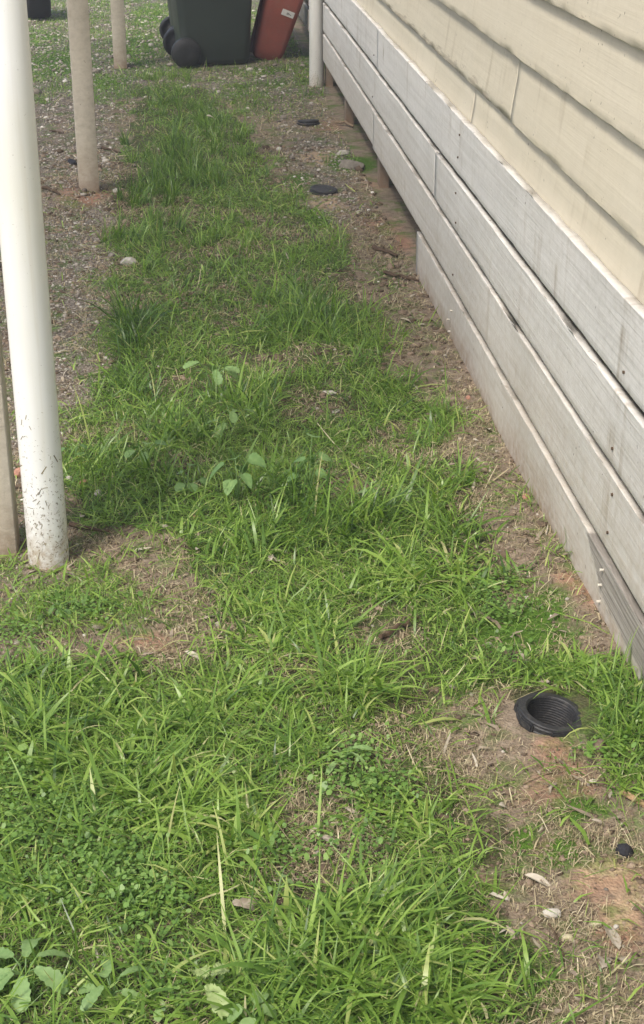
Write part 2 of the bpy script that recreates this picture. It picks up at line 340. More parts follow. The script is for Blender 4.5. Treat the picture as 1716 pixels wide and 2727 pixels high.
def mat_paintboard(name, base, base2, dirt, dirt_top, bare=None, edge_peel=0.5, streak=0.4, grain=0.5, relief=0.55):
    """old painted timber: grain along the board, rain streaks, splashed dirt low down, flaking at the edge"""
    t = NT(name)
    co = t.n('NewGeometry').outputs['Position']
    long = t.mapping(co, (40, 1.3, 55))
    gr = t.noise(long, 1.0, 5, 0.6, 0.6)
    fine = t.noise(t.mapping(co, (60, 3.5, 190)), 1.0, 4, 0.6, 0.4)
    blot = t.noise(co, 2.2, 5, 0.6)
    mott = t.noise(co, 34, 5, 0.65)
    c = t.mix(t.rng(blot, 0.3, 0.7), base, base2)
    c = t.mix(t.rng(gr, 0.42, 0.72, 0.0, grain), c, t.mix(1.0, c, (.70, .69, .67), 'MULTIPLY'))
    c = t.mix(t.rng(mott, 0.47, 0.72, 0.0, grain * .85), c, t.mix(1.0, c, (.68, .66, .62), 'MULTIPLY'))
    st = t.noise(t.mapping(co, (1, 16, 1.0)), 1.0, 4, 0.6, 0.2)
    st2 = t.noise(t.mapping(co, (1, 3, 7.0)), 1.0, 2)
    sm = t.math('MULTIPLY', t.rng(st, 0.55, 0.70), t.rng(st2, 0.46, 0.62))
    c = t.mix(t.math('MULTIPLY', sm, streak), c, t.mix(1.0, c, (.50, .44, .36), 'MULTIPLY'))
    z = t.sep(co)[2]
    dn = t.math('ADD', z, t.math('MULTIPLY', t.math('SUBTRACT', blot, 0.5), 0.25))
    dm = t.rng(dn, 0.0, dirt_top, 0.85, 0.0)
    dm = t.math('MULTIPLY', dm, t.rng(t.math('ADD', t.math('MULTIPLY', mott, 0.6), t.math('MULTIPLY', gr, 0.4)), 0.3, 0.6, 0.35, 1.0))
    c = t.mix(dm, c, dirt)
    low = t.math('MULTIPLY', t.rng(dn, -0.04, 0.07, 0.75, 0.0), t.rng(mott, 0.35, 0.6, 0.3, 1.0))
    c = t.mix(low, c, (.24, .155, .10))
    sp = t.noise(co, 75, 2, 0.5)
    spz = t.noise(co, 6, 2, 0.5)
    c = t.mix(t.math('MULTIPLY', t.rng(sp, 0.70, 0.735), t.rng(spz, 0.5, 0.62)), c, (.10, .085, .065))
    ed = t.attr('edge')
    pn = t.math('ADD', t.math('MULTIPLY', t.noise(t.mapping(co, (18, 9, 60)), 1.0, 5, 0.7), 0.75), t.math('MULTIPLY', ed, edge_peel))
    pm = t.rng(pn, 0.66, 0.70)
    under = t.ramp(fine, [(0.3, (.20, .165, .12)), (0.5, (.36, .31, .235)), (0.75, (.55, .50, .41))])
    c = t.mix(t.math('MULTIPLY', pm, 0.55), c, under)
    lip = t.math('MULTIPLY', t.rng(ed, 0.7, 1.0, 0.0, 0.55), t.rng(t.noise(t.mapping(co, (20, 6, 20)), 1.0, 4, .65), 0.4, 0.6))
    c = t.mix(lip, c, t.mix(1.0, c, (1.25, 1.22, 1.18), 'MULTIPLY'))
    if bare is not None:
        bm_ = t.attr('bare')
        bn = t.math('ADD', bm_, t.math('MULTIPLY', t.math('SUBTRACT', t.noise(t.mapping(co, (10, 5, 22)), 1.0, 5, 0.7), 0.5), 0.9))
        wood = t.ramp(fine, [(0.28, (.11, .095, .08)), (0.5, (.25, .225, .195)), (0.72, (.42, .39, .35))])
        c = t.mix(t.rng(bn, 0.48, 0.56, 0.0, 0.92), c, wood)
    h = t.math('ADD', t.math('MULTIPLY', gr, 0.5), t.math('ADD', t.math('MULTIPLY', fine, 0.35), t.math('MULTIPLY', mott, 0.25)))
    h = t.math('SUBTRACT', h, t.math('MULTIPLY', pm, 0.35))
    return t.done(t.pbr(c, 0.62, t.bump(h, relief, 0.005), 0.25))

M['skirt'] = mat_paintboard('faded_grey_white_paint', (.58, .565, .53), (.635, .615, .575), (.42, .35, .26), 0.55, None, 0.17, 0.75)
M['skirt_low'] = mat_paintboard('flaking_grey_white_paint', (.56, .55, .515), (.61, .59, .54), (.40, .335, .255), 0.36, True, 0.22, 0.6)
M['siding'] = mat_paintboard('cream_weatherboard_paint', (.55, .497, .38), (.59, .54, .425), (.5, .42, .33), 0.05, None, 0.21, 0.35, 0.18, 0.25)
M['siding_worn'] = mat_paintboard('worn_cream_weatherboard_paint', (.55, .497, .38), (.59, .54, .425), (.5, .42, .33), 0.05, None, 0.34, 0.45, 0.25, 0.4)
M['post'] = mat_paintboard('cream_post_paint', (.47, .42, .33), (.52, .47, .38), (.30, .23, .165), 0.22, None, 0.12, 0.2)
M['stump'] = mat_paintboard('raw_grey_stump', (.20, .175, .14), (.26, .23, .19), (.2, .13, .08), 0.2, None, 0.0, 0.5)

def mat_pvc(name, base, dirt, zdirt):
    t = NT(name)
    co = t.n('NewGeometry').outputs['Position']
    z = t.sep(co)[2]
    blot = t.noise(t.mapping(co, (8, 8, 2.0)), 1.0, 4, 0.6)
    c = t.mix(t.rng(blot, 0.35, 0.7), base, (base[0] * .93, base[1] * .92, base[2] * .84))
    run = t.noise(t.mapping(co, (55, 55, 1.2)), 1.0, 3, 0.6)
    c = t.mix(t.rng(run, 0.55, 0.75, 0.0, 0.28), c, (.52, .47, .34))
    s1 = t.noise(co, 160, 3, 0.6)
    s2 = t.noise(co, 60, 4, 0.7)
    thr = t.math('ADD', t.rng(z, 0.0, zdirt, 0.15, 0.0), t.math('MULTIPLY', t.math('SUBTRACT', t.noise(co, 9, 3, .6), 0.5), 0.14))
    c = t.mix(t.rng(t.math('ADD', s1, thr), 0.71, 0.75, 0.0, 0.85), c, (.17, .145, .10))
    c = t.mix(t.math('MULTIPLY', t.rng(t.math('ADD', z, t.math('MULTIPLY', t.math('SUBTRACT', t.noise(co, 14, 3, .6), 0.5), 0.16)), -0.02, zdirt * 0.34, 0.95, 0.0), t.rng(s2, 0.35, 0.6, 0.25, 1.0)), c, dirt)
    return t.done(t.pbr(c, 0.33, None, 0.5))
M['pvc'] = mat_pvc('white_pvc', (.74, .75, .735), (.33, .255, .17), 0.5)
M['pvc_far'] = mat_pvc('dull_white_pvc', (.56, .55, .51), (.36, .28, .2), 0.3)

def mat_plain(name, c, rough=0.6, spec=0.4, var=0.25, scale=14, bump=0.0, dust=None):
    t = NT(name)
    co = t.coord('Object')
    n = t.noise(co, scale, 5, 0.62)
    k = 1 - var
    cc = t.mix(t.rng(n, 0.3, 0.7), c, (c[0] * k, c[1] * k, c[2] * k))
    if dust:
        d = t.noise(co, scale * 4, 4, 0.7)
        cc = t.mix(t.rng(d, 0.5, 0.75, 0.0, 0.55), cc, dust)
    nm = t.bump(t.noise(co, scale * 5, 4), bump, 0.005) if bump else None
    return t.done(t.pbr(cc, rough, nm, spec))
M['bin'] = mat_plain('dark_green_plastic', (.030, .040, .032), 0.45, 0.4, 0.2, 5)
M['bin_wheel'] = mat_plain('black_wheel_plastic', (.016, .017, .017), 0.5, 0.4, 0.3, 20, 0, (.05, .045, .04))
M['tyre'] = mat_plain('black_rubber', (.020, .021, .023), 0.75, 0.3, 0.3, 18, 0.2, (.05, .045, .04))
M['red'] = mat_plain('faded_red_plastic', (.27, .075, .052), 0.6, 0.35, 0.35, 7, 0.05, (.24, .115, .085))
M['red_dark'] = mat_plain('dark_red_plastic', (.10, .03, .025), 0.6, 0.3, 0.3, 9)
M['sticker'] = mat_plain('white_sticker', (.62, .61, .57), 0.6, 0.3, 0.25, 40)
M['ink'] = mat_plain('faded_black_print', (.07, .07, .08), 0.7, 0.2, 0.3, 40)
M['black_plastic'] = mat_plain('weathered_black_plastic', (.024, .025, .027), 0.55, 0.4, 0.35, 30, 0.2, (.11, .10, .085))
M['black_lid'] = mat_plain('black_lid_plastic', (.035, .036, .039), 0.6, 0.4, 0.3, 30, 0.1, (.12, .11, .095))
M['steel'] = mat_plain('dull_steel', (.30, .29, .27), 0.5, 0.5, 0.3, 60)
M['nail'] = mat_plain('pale_nail_head', (.62, .58, .49), 0.6, 0.4, 0.25, 200)
M['twig'] = mat_plain('brown_twig', (.105, .07, .045), 0.85, 0.2, 0.4, 40, 0.4)
M['twig_pale'] = mat_plain('pale_twig', (.26, .19, .12), 0.85, 0.2, 0.4, 40, 0.4)
M['chip'] = mat_plain('tan_wood_chip', (.40, .27, .15), 0.8, 0.2, 0.35, 40, 0.4)
M['stone_white'] = mat_plain('pale_stone', (.46, .43, .37), 0.85, 0.2, 0.3, 60, 0.4)
M['stone_yellow'] = mat_plain('yellowish_stone', (.50, .45, .29), 0.85, 0.2, 0.3, 60, 0.4)
M['stone_brown'] = mat_plain('brown_stone', (.19, .145, .105), 0.9, 0.2, 0.45, 45, 0.6)
M['stone_black'] = mat_plain('black_stone', (.020, .020, .024), 0.7, 0.3, 0.3, 45, 0.5)
M['brick_bit'] = mat_plain('orange_brick_bit', (.44, .235, .165), 0.9, 0.2, 0.35, 60, 0.5)
M['rock_far'] = mat_plain('grey_rock', (.24, .215, .175), 0.9, 0.2, 0.5, 35, 0.6)
M['dark'] = mat_plain('underfloor_timber', (.06, .05, .04), 0.9, 0.2, 0.4, 6)
M['shade_roof'] = mat_plain('galvanised_roof_sheet', (.36, .37, .38), 0.5, 0.5, 0.2, 3)
t_ = NT('pebble_mix')
M['crumb'] = t_.m
t_.done(t_.pbr(t_.ramp(t_.attr('tone'), [(0.0, (.08, .058, .04)), (0.5, (.16, .12, .085)), (1.0, (.28, .215, .155))]), 0.95, None, 0.15))
t_ = NT('pebble_mix')
M['pebble'] = t_.done(t_.pbr(t_.ramp(t_.attr('tone'), [(0.0, (.10, .085, .07)), (0.35, (.22, .19, .155)), (0.65, (.35, .315, .265)), (0.88, (.50, .465, .40)), (1.0, (.70, .67, .61))]), 0.85, t_.bump(t_.noise(t_.coord('Object'), 120, 3), 0.4, 0.003), 0.25))

# ------------------------------------------------------------------ the ground: one sheet to the horizon, fine where it is seen
def axis(fine_a, fine_b, step, far):
    a = list(np.arange(fine_a, fine_b + 1e-6, step))
    lo, hi, s = [], [], step
    v, w = fine_a, fine_b
    while v > -far or w < far:
        s *= 1.5
        v -= s
        w += s
        lo.append(v)
        hi.append(w)
    return np.array(lo[::-1] + a + hi)

gx = np.unique(np.round(np.concatenate([axis(-1.9, 1.15, 0.025, 300), np.arange(PIT[0] - .09, PIT[0] + .09, .006)]), 4))
gy = np.unique(np.round(np.concatenate([axis(1.2, 15.2, 0.035, 300), np.arange(PIT[1] - .09, PIT[1] + .09, .006)]), 4))
GX, GY = np.meshgrid(gx, gy)
X, Y = GX.ravel(), GY.ravel()
Z = ground_z(X, Y)
nx, ny = len(gx), len(gy)
ii = np.arange(nx * ny).reshape(ny, nx)
quads = np.stack([ii[:-1, :-1], ii[:-1, 1:], ii[1:, 1:], ii[1:, :-1]], -1).reshape(-1, 4)
cx = X[quads].mean(1)
cy = Y[quads].mean(1)
quads = quads[np.hypot(cx - PIT[0], cy - PIT[1]) > 0.0575]
jx = X + 0.08 * (vnoise(X, Y, 0.14, 41) - 0.5)
jy = Y + 0.16 * (vnoise(X, Y, 0.14, 42) - 0.5)
near = (np.abs(X) < 4) & (Y < 17) & (Y > 0.5)
grav_m = np.where(near, blobs(jx, jy, GRAVEL), 0.45)
grav_m = np.maximum(grav_m, 0.75 * ((Y > 9.5) & (X < 0.9)))
grav_m = np.maximum(grav_m, 0.6 * (X < -0.45) * (Y > 3.4))
lawn_m = np.where(near, in_poly(jx, jy, LAWN) * (1 - blobs(jx, jy, BARE)), 0.35)
me = np_mesh('ground', np.stack([X, Y, Z], 1), quads, {
    'lawn': lawn_m, 'gravel': grav_m, 'moss': blobs(jx, jy, MOSS), 'red': blobs(jx, jy, RED), 'pale': blobs(jx, jy, PALE)}, True)
tag(link('ground', me, M['ground']), 'brown soil ground with red and mossy patches beside the house', None, None, 'structure')
me = bpy.data.meshes

# ------------------------------------------------------------------ board-like meshes
def board_mesh(name, prof, y0, y1, step=0.05, wob=0.0, seed=0, edge_rows=None, bare=None, top_wob=None):
    """sweep a closed profile [(x, z, edge)] along y with an uneven hand-cut outline"""
    n = max(2, int(round((y1 - y0) / step)) + 1)
    ys = np.linspace(y0, y1, n)
    k = len(prof)
    V, E, Bm = [], [], []
    for j, (px, pz, pe) in enumerate(prof):
        w = 0.3 * wob * (fbm(ys, np.full(n, 3.1 * j if pe < 0.5 else 0.0), 0.45, seed) - 0.5)
        w2 = wob * 0.5 * (vnoise(ys, np.full(n, 1.7 * j), 0.06, seed + 5) ** 2 - 0.4)
        dz = (w * 2 + w2 * 1.2) * (1.0 if pe > 0.5 else 0.35)
        dx = w2 * 0.9 * (1.0 if pe > 0.5 else 0.4)
        V.append(np.stack([px + dx, ys, pz + dz], 1))
        E.append(np.full(n, pe))
    V = np.stack(V, 1).reshape(-1, 3)
    E = np.stack(E, 1).ravel()
    f = []
    idx = np.arange(n * k).reshape(n, k)
    nxt = np.roll(idx, -1, axis=1)
    f = np.stack([idx[:-1], nxt[:-1], nxt[1:], idx[1:]], -1).reshape(-1, 4)
    attrs = {'edge': E}
    if bare is not None:
        attrs['bare'] = bare(V[:, 1], V[:, 2])
    m = np_mesh(name, V, f, attrs)
    bm = bmesh.new()
    bm.from_mesh(m)
    bm.verts.ensure_lookup_table()
    for row in (range(k), range((n - 1) * k, n * k)):
        try: bm.faces.new([bm.verts[i] for i in row])
        except ValueError: pass
    bmesh.ops.recalc_face_normals(bm, faces=bm.faces[:])
    bm.to_mesh(m)
    bm.free()
    return m

def box_mesh(name, a, b, bevel=0.0):
    bm = bmesh.new()
    bmesh.ops.create_cube(bm, size=1)
    for v in bm.verts:
        v.co = Vector([(a[i] + b[i]) / 2 + v.co[i] * (b[i] - a[i]) for i in range(3)])
    if bevel:
        bmesh.ops.bevel(bm, geom=bm.edges[:], offset=bevel, segments=2, affect='EDGES')
    return bm_mesh(bm, name)

# ------------------------------------------------------------------ the house
house = empty('weatherboard_house', (0, 0, 0))
tag(house, 'cream weatherboard house wall with faded grey skirting boards along the right', 'house')

def skirting(z0, z1, y0, y1, seed, x0=WALL_X, th=0.024, mat='skirt', bare=None, wob=0.007, label=None):
    b = 0.0025
    prof = [(x0 + b, z0, 0.0), (x0, z0 + b * 2, 0.0), (x0, z0 + 0.02, 0), (x0, z1 - 0.012, 0.0), (x0, z1 - 0.005, 0.5), (x0, z1 - 0.001, 1.0), (x0 + 0.0012, z1, 1.0), (x0 + th, z1 - 0.001, 0.6), (x0 + th, z0, 0.0)]
    o = link('skirting_board', board_mesh('skirting_board', prof, y0, y1, 0.06, wob, seed, None, bare), M[mat], house)
    if label: o['label'] = label
    return o

def bare_fn(y, z):
    a = smooth(3.15, 2.75, y) * smooth(0.02, 0.09, z)
    b = 0.22 * smooth(4.0, 3.2, y)
    return np.clip(np.maximum(a, b * smooth(0.05, 0.14, z)), 0, 1)

skirting(0.543, 0.718, 1.0, 6.958, 1, WALL_X + 0.003)
skirting(0.541, 0.716, 6.96, 9.70, 2, WALL_X + 0.0075)
skirting(0.363, 0.523, 1.0, 5.238, 3, WALL_X)
skirting(0.361, 0.522, 5.24, 9.70, 4, WALL_X + 0.0045)
skirting(0.173, 0.343, 1.0, 7.048, 5, WALL_X + 0.001)
skirting(0.182, 0.342, 7.05, 9.70, 6, WALL_X + 0.0045)
low = skirting(-0.06, 0.155, 1.0, 5.60, 7, WALL_X - 0.003, 0.025, 'skirt_low', bare_fn, 0.007, 'lowest skirting board with flaking paint and bare grey wood')
# beyond the downpipe
skirting(0.551, 0.716, 9.93, 14.0, 8, WALL_X + 0.012)
skirting(0.371, 0.520, 9.93, 14.0, 9, WALL_X + 0.012)
skirting(0.200, 0.342, 9.93, 14.0, 10, WALL_X + 0.012)

# nails standing proud of the lowest boards
bm = bmesh.new()
bmesh.ops.create_cone(bm, cap_ends=True, segments=10, radius1=0.0028, radius2=0.0036, depth=0.010)
bmesh.ops.rotate(bm, verts=bm.verts[:], matrix=Matrix.Rotation(R(-90), 3, 'Y'))
nail_me = bm_mesh(bm, 'nail')
for (y, z) in ((2.831, 0.130), (2.835, 0.092), (2.835, 0.052), (4.774, 0.101), (4.824, 0.055), (4.80, 0.022)):
    link('nail', nail_me, M['nail'], low, (WALL_X - 0.007, y, z))

dark_nail = nail_me.copy()
dark_nail.materials.clear()
dark_nail.materials.append(M['twig'])
for o in [c for c in house.children if c.name.startswith('skirting_board') and c is not low]:
    ys_ = [v.co.y for v in o.data.vertices]
    zs_ = [v.co.z for v in o.data.vertices]
    x0_ = min(v.co.x for v in o.data.vertices)
    for sy_ in (2.83, 4.80, 7.10):
        if min(ys_) + .05 < sy_ < max(ys_) - .05:
            zc = (min(zs_) + max(zs_)) / 2
            for dz_ in random.sample((-.045, .048), random.choice((1, 1, 2))):
                link('nail', dark_nail, None, o, (x0_ + .0025, sy_ + random.uniform(-.02, .02), zc + dz_ + random.uniform(-.012, .012)))

# weatherboards: lapped, chunky wavy bottom edges
PITCH_Z = 0.1745
def weatherboard(row, y0, y1, seed, mat='siding', wob=0.0055, inset=0.0):
    z0 = 0.829 + PITCH_Z * row
    xf = 0.874 + inset
    prof = [(xf + 0.001, z0, 1.0), (xf, z0 + 0.002, 1.0), (xf + 0.001, z0 + 0.02, 0.8), (xf + 0.006, z0 + 0.06, 0.25), (xf + 0.014, z0 + 0.12, 0.0), (xf + 0.021, z0 + 0.215, 0.0), (xf + 0.029, z0 + 0.215, 0.0), (xf + 0.0285, z0 + 0.001, 0.6)]
    return link('weatherboard', board_mesh('weatherboard', prof, y0, y1, 0.04, wob, seed), M[mat], house)
weatherboard(-1, 1.0, 4.747, 20)
weatherboard(-1, 4.749, 14.0, 21, inset=0.0035)
weatherboard(0, 1.0, 4.1315, 22, 'siding', 0.0055)
weatherboard(0, 4.133, 14.0, 23, 'siding_worn', 0.007, 0.004)
weatherboard(1, 1.0, 14.0, 24, 'siding', 0.0055)
weatherboard(2, 1.0, 14.0, 25, 'siding', 0.0055)
for r_ in range(3, 11):
    weatherboard(r_, 1.0, 14.0, 26 + r_)
link('wall', box_mesh('wall', (0.912, 1.0, 0.66), (5.0, 14.0, 2.85)), M['siding'], house)
for (y, h) in ((7.02, 0.72), (8.56, 0.72), (9.78, 0.72), (3.2, 0.72), (5.0, 0.72)):
    link('stump', box_mesh('stump', (0.884, y, -0.1), (0.93, y + 0.09, h - 0.07), 0.003), M['stump'], house)
link('bearer', box_mesh('bearer', (0.935, 1.0, 0.56), (1.03, 14.0, 0.655)), M['dark'], house)
link('eave', box_mesh('eave', (0.62, 0.6, 2.86), (5.2, 14.4, 2.92)), M['siding'], house)

# ------------------------------------------------------------------ posts and pipes
def lathe(prof, seg=32, name='lathe', cap=True):
    bm = bmesh.new()
    rings = []
    for (r, z) in prof:
        rings.append([bm.verts.new((r * math.cos(2 * math.pi * i / seg), r * math.sin(2 * math.pi * i / seg), z)) for i in range(seg)])
    for a, b in zip(rings[:-1], rings[1:]):
        for i in range(seg):
            bm.faces.new((a[i], a[(i + 1) % seg], b[(i + 1) % seg], b[i]))
    if cap:
        bm.faces.new(rings[0])
        bm.faces.new(rings[-1])
    return bm_mesh(bm, name)

def post(x, y, rot, label, w=0.09):
    o = link('timber_post', board_mesh_vertical('timber_post', w), M['post'], None, (x, y, 0), (0, 0, rot))
    tag(o, label, 'post', 'timber posts in a row on the left')
    return o

def board_mesh_vertical(name, w, z0=-0.15, z1=2.42, ch=0.0025):
    h = w / 2
    ring = [(h - ch, -h), (h, -h + ch), (h, h - ch), (h - ch, h), (-h + ch, h), (-h, h - ch), (-h, -h + ch), (-h + ch, -h)]
    zs = [z0, 0.0, 0.05, 0.2, 0.6, 1.2, 1.8, z1]
    V = [(x, y, z) for z in zs for (x, y) in ring]
    F = []
    for i in range(len(zs) - 1):
        for j in range(8):
            F.append((i * 8 + j, i * 8 + (j + 1) % 8, (i + 1) * 8 + (j + 1) % 8, (i + 1) * 8 + j))
    m = np_mesh(name, V, F, {'edge': np.zeros(len(V))})
    return m

post(-0.479, 3.318, 0.02, 'cream timber post standing close behind the near white pipe')
post(-0.452, 7.02, 0.10, 'cream timber post in red soil, second from the camera')
post(-0.430, 10.79, 0.04, 'cream timber post in sparse grass, farthest of the row')

def pipe_mesh(rad, z1, tilt=0.0):
    return lathe([(rad, -0.08), (rad, 0.0), (rad, 0.3), (rad, 1.0), (rad, z1)], 48, 'pipe')
pipe = tag(empty('downpipe', (-0.357, 3.245, 0)), 'thick white plastic downpipe in the left foreground, grass clippings stuck on its foot', 'pipe')
link('pipe', pipe_mesh(0.0475, 2.4), M['pvc'], pipe, smooth=True)
far_pipe = tag(empty('downpipe', (0.826, 9.80, 0)), 'dull white downpipe at the far end of the skirting boards', 'pipe')
link('pipe', pipe_mesh(0.046, 2.8), M['pvc_far'], far_pipe, smooth=True)
link('bracket', lathe([(0.0475, 1.20), (0.049, 1.20), (0.049, 1.23), (0.0475, 1.23)], 32, 'bracket', False), M['steel'], far_pipe, smooth=True)

# unseen rafters over the posts, added to thin the light on the far strip
shade_roof = tag(empty('shade_pergola', (-2.3, 8.2, 2.42)), 'unseen timber rafters on the cream posts, added to thin the light', 'shade_pergola')
link('beam', box_mesh('beam', (1.80, -4.9, 0.0), (1.85, 2.75, 0.118)), M['post'], shade_roof)
link('gutter', box_mesh('gutter', (1.863, -4.98, 0.03), (1.985, 2.7, 0.12), 0.01), M['pvc_far'], shade_roof)
raft_me = box_mesh('shade_rafter', (0.0, -0.055, 0.12), (1.86, 0.055, 0.20))
for k in range(25):
    link('shade_rafter', raft_me, M['post'], shade_roof, (0, -4.75 + .3 * k, 0))

# ------------------------------------------------------------------ wheelie bins
def rr_ring(w, d, r, z, cx=0.0, seg=5):
    pts = []
    for (sx, sy, a0) in ((1, 1, 0), (-1, 1, 90), (-1, -1, 180), (1, -1, 270)):
        for i in range(seg + 1):
            a = R(a0 + 90 * i / seg)
            pts.append((cx + sx * (w / 2 - r) + r * math.cos(a), sy * (d / 2 - r) + r * math.sin(a), z))
    return pts

def loft(rings, name, cap0=True, cap1=True):
    bm = bmesh.new()
    vs = [[bm.verts.new(p) for p in ring] for ring in rings]
    k = len(vs[0])
    for a, b in zip(vs[:-1], vs[1:]):
        for i in range(k):
            bm.faces.new((a[i], a[(i + 1) % k], b[(i + 1) % k], b[i]))
    if cap0: bm.faces.new(vs[0])
    if cap1: bm.faces.new(vs[-1])
    return bm_mesh(bm, name)

def wheel_mesh():
    # side profile of a spoked moulded wheel, axis along y
    m = lathe([(0.016, -0.026), (0.030, -0.028), (0.034, -0.020), (0.070, -0.014), (0.076, -0.024), (0.094, -0.025), (0.0995, -0.017), (0.0995, 0.017), (0.094, 0.025), (0.03, 0.024), (0.016, 0.024)], 40, 'wheel')
    m.transform(Matrix.Rotation(R(90), 4, 'X'))
    return m
wheel_me = wheel_mesh()

def make_bin(loc, rot, label):
    root = tag(empty('wheelie_bin', loc, (0, 0, rot)), label, 'bin', 'dark green wheelie bins at the end of the path')
    # local: wheels at -x, front at +x, width along y; origin below the axle
    rings = [rr_ring(0.44, 0.40, 0.05, 0.012, 0.215), rr_ring(0.47, 0.43, 0.055, 0.05, 0.215), rr_ring(0.485, 0.445, 0.055, 0.20, 0.213), rr_ring(0.54, 0.50, 0.055, 0.60, 0.207), rr_ring(0.60, 0.55, 0.055, 0.93, 0.20)]
    link('body', loft(rings, 'body'), M['bin'], root, smooth=False)
    for p in root.children[0].data.polygons: p.use_smooth = len(p.vertices) == 4
    link('rim', loft([rr_ring(0.60, 0.55, 0.055, 0.925, 0.20), rr_ring(0.645, 0.59, 0.06, 0.93, 0.20), rr_ring(0.645, 0.59, 0.06, 0.975, 0.20), rr_ring(0.60, 0.55, 0.055, 0.98, 0.20)], 'rim'), M['bin'], root)
    link('lid', loft([rr_ring(0.68, 0.60, 0.06, 0.983, 0.21), rr_ring(0.69, 0.61, 0.06, 1.01, 0.21), rr_ring(0.55, 0.48, 0.08, 1.06, 0.20)], 'lid'), M['bin'], root)
    ax = lathe([(0.011, -0.27), (0.011, 0.27)], 12, 'axle')
    ax.transform(Matrix.Rotation(R(90), 4, 'X'))
    link('axle', ax, M['steel'], root, (0, 0, 0.10))
    for s in (-1, 1):
        w = link('wheel', wheel_me, M['bin_wheel'], root, (0, s * 0.262, 0.10), (0, 0, 0 if s < 0 else math.pi), smooth=True)
    hd = lathe([(0.014, -0.22), (0.014, 0.22)], 12, 'handle')
    hd.transform(Matrix.Rotation(R(90), 4, 'X'))
    link('handle', hd, M['bin'], root, (-0.155, 0, 0.97))
    for s in (-1, 1):
        link('handle_arm', box_mesh('handle_arm', (-0.165, s * 0.2 - 0.015, 0.945), (-0.09, s * 0.2 + 0.015, 0.968), 0.004), M['bin'], root)
    return root
make_bin((-0.012, 10.945, 0), R(6.5), 'dark green wheelie bin nearest the camera, its full side in view')
make_bin((-0.05, 11.63, 0), R(5), 'dark green wheelie bin mostly hidden behind the near bin, only wheels showing')

# ------------------------------------------------------------------ leaning red tub
tub = tag(empty('plastic_tub', (0.565, 10.97, 0.0), (R(4), R(15.5), R(6))), 'faded red plastic tub with a white sticker, leaning between bin and far downpipe', 'tub')
def tub_ring(z, w0, d0, r, cx, seg=6):
    return [(p[0] + cx, p[1], z) for p in rr_ring(w0, d0, r, z, 0, seg)]
body = link('body', loft([tub_ring(0.035, 0.10, 0.06, 0.03, 0.0), tub_ring(0.012, 0.16, 0.11, 0.04, 0.0), tub_ring(0.03, 0.195, 0.14, 0.045, 0), tub_ring(0.09, 0.215, 0.155, 0.045, 0.002), tub_ring(0.40, 0.25, 0.18, 0.045, 0.012), tub_ring(0.78, 0.285, 0.20, 0.05, 0.025), tub_ring(0.82, 0.26, 0.18, 0.05, 0.025)], 'body'), M['red'], tub)
for p in body.data.polygons: p.use_smooth = len(p.vertices) == 4
link('rim', loft([(lambda q: [(x, y + 0.085 + 0.004, z) for (x, y, z) in q])(tub_ring(z, w, 0.03, 0.012, c)) for (z, w, c) in ((0.02, 0.22, 0.006), (0.10, 0.255, 0.008), (0.40, 0.29, 0.018), (0.80, 0.325, 0.03))], 'rim'), M['red_dark'], tub)
stk = link('sticker', box_mesh('sticker', (-0.044, -0.001, -0.02), (0.044, 0.001, 0.02)), M['sticker'], tub, (0.052, -0.0915, 0.36), (R(2), R(6), 0))
for (x0, x1, z0, z1) in ((-0.008, -0.003, -0.008, 0.006), (0.0, 0.005, -0.009, 0.007), (0.008, 0.012, -0.007, 0.004), (0.014, 0.026, -0.006, -0.002)):
    link('print', box_mesh('print', (x0, -0.0016, z0), (x1, -0.0012, z1)), M['ink'], stk)

# ------------------------------------------------------------------ tyre beyond the posts
ty = tag(empty('car_wheel', (-1.20, 13.52, 0.30), (0, 0, R(8))), 'black car wheel far back at the upper left, between pipe and posts', 'wheel')
tm = lathe([(0.19, -0.085), (0.235, -0.098), (0.28, -0.097), (0.302, -0.078), (0.308, -0.03), (0.308, 0.03), (0.302, 0.078), (0.28, 0.097), (0.235, 0.098), (0.19, 0.085), (0.19, -0.085)], 56, 'tyre', False)
tm.transform(Matrix.Rotation(R(90), 4, 'Y'))
link('tyre', tm, M['tyre'], ty, smooth=True)
rm = lathe([(0.03, 0.05), (0.06, 0.06), (0.12, 0.03), (0.175, 0.06), (0.191, 0.075), (0.191, -0.075), (0.175, -0.06), (0.12, -0.03), (0.03, -0.03)], 40, 'rim')
rm.transform(Matrix.Rotation(R(90), 4, 'Y'))
link('rim', rm, M['steel'], ty, smooth=True)

# ------------------------------------------------------------------ drain pipe mouth and the two lids
pit = tag(empty('drain_riser', (PIT[0], PIT[1], gz(*PIT) - 0.013), (R(5), R(8), R(20))), 'open black plastic drain riser with a threaded mouth, low in the grass', 'drain pipe')
seg = 48
def thread_prof():
    pr = []
    z = 0.026
    pr.append((0.0515, z))
    while z > -0.075:
        pr += [(0.0496, z - 0.001), (0.0496, z - 0.0022), (0.0506, z - 0.003), (0.0506, z - 0.0045)]
        z -= 0.0055
    return pr + [(0.0480, -0.10), (0.046, -0.16)]
col_prof = [(0.060, -0.05), (0.060, 0.004), (0.0665, 0.005), (0.0672, 0.010), (0.0655, 0.012), (0.0672, 0.014), (0.0675, 0.020), (0.0655, 0.022), (0.066, 0.026), (0.0645, 0.0282), (0.0530, 0.0286), (0.0512, 0.0268)]
link('collar', lathe(col_prof, seg, 'collar', False), M['black_plastic'], pit, smooth=False)
link('thread', lathe(thread_prof(), seg, 'thread', False), M['black_plastic'], pit)
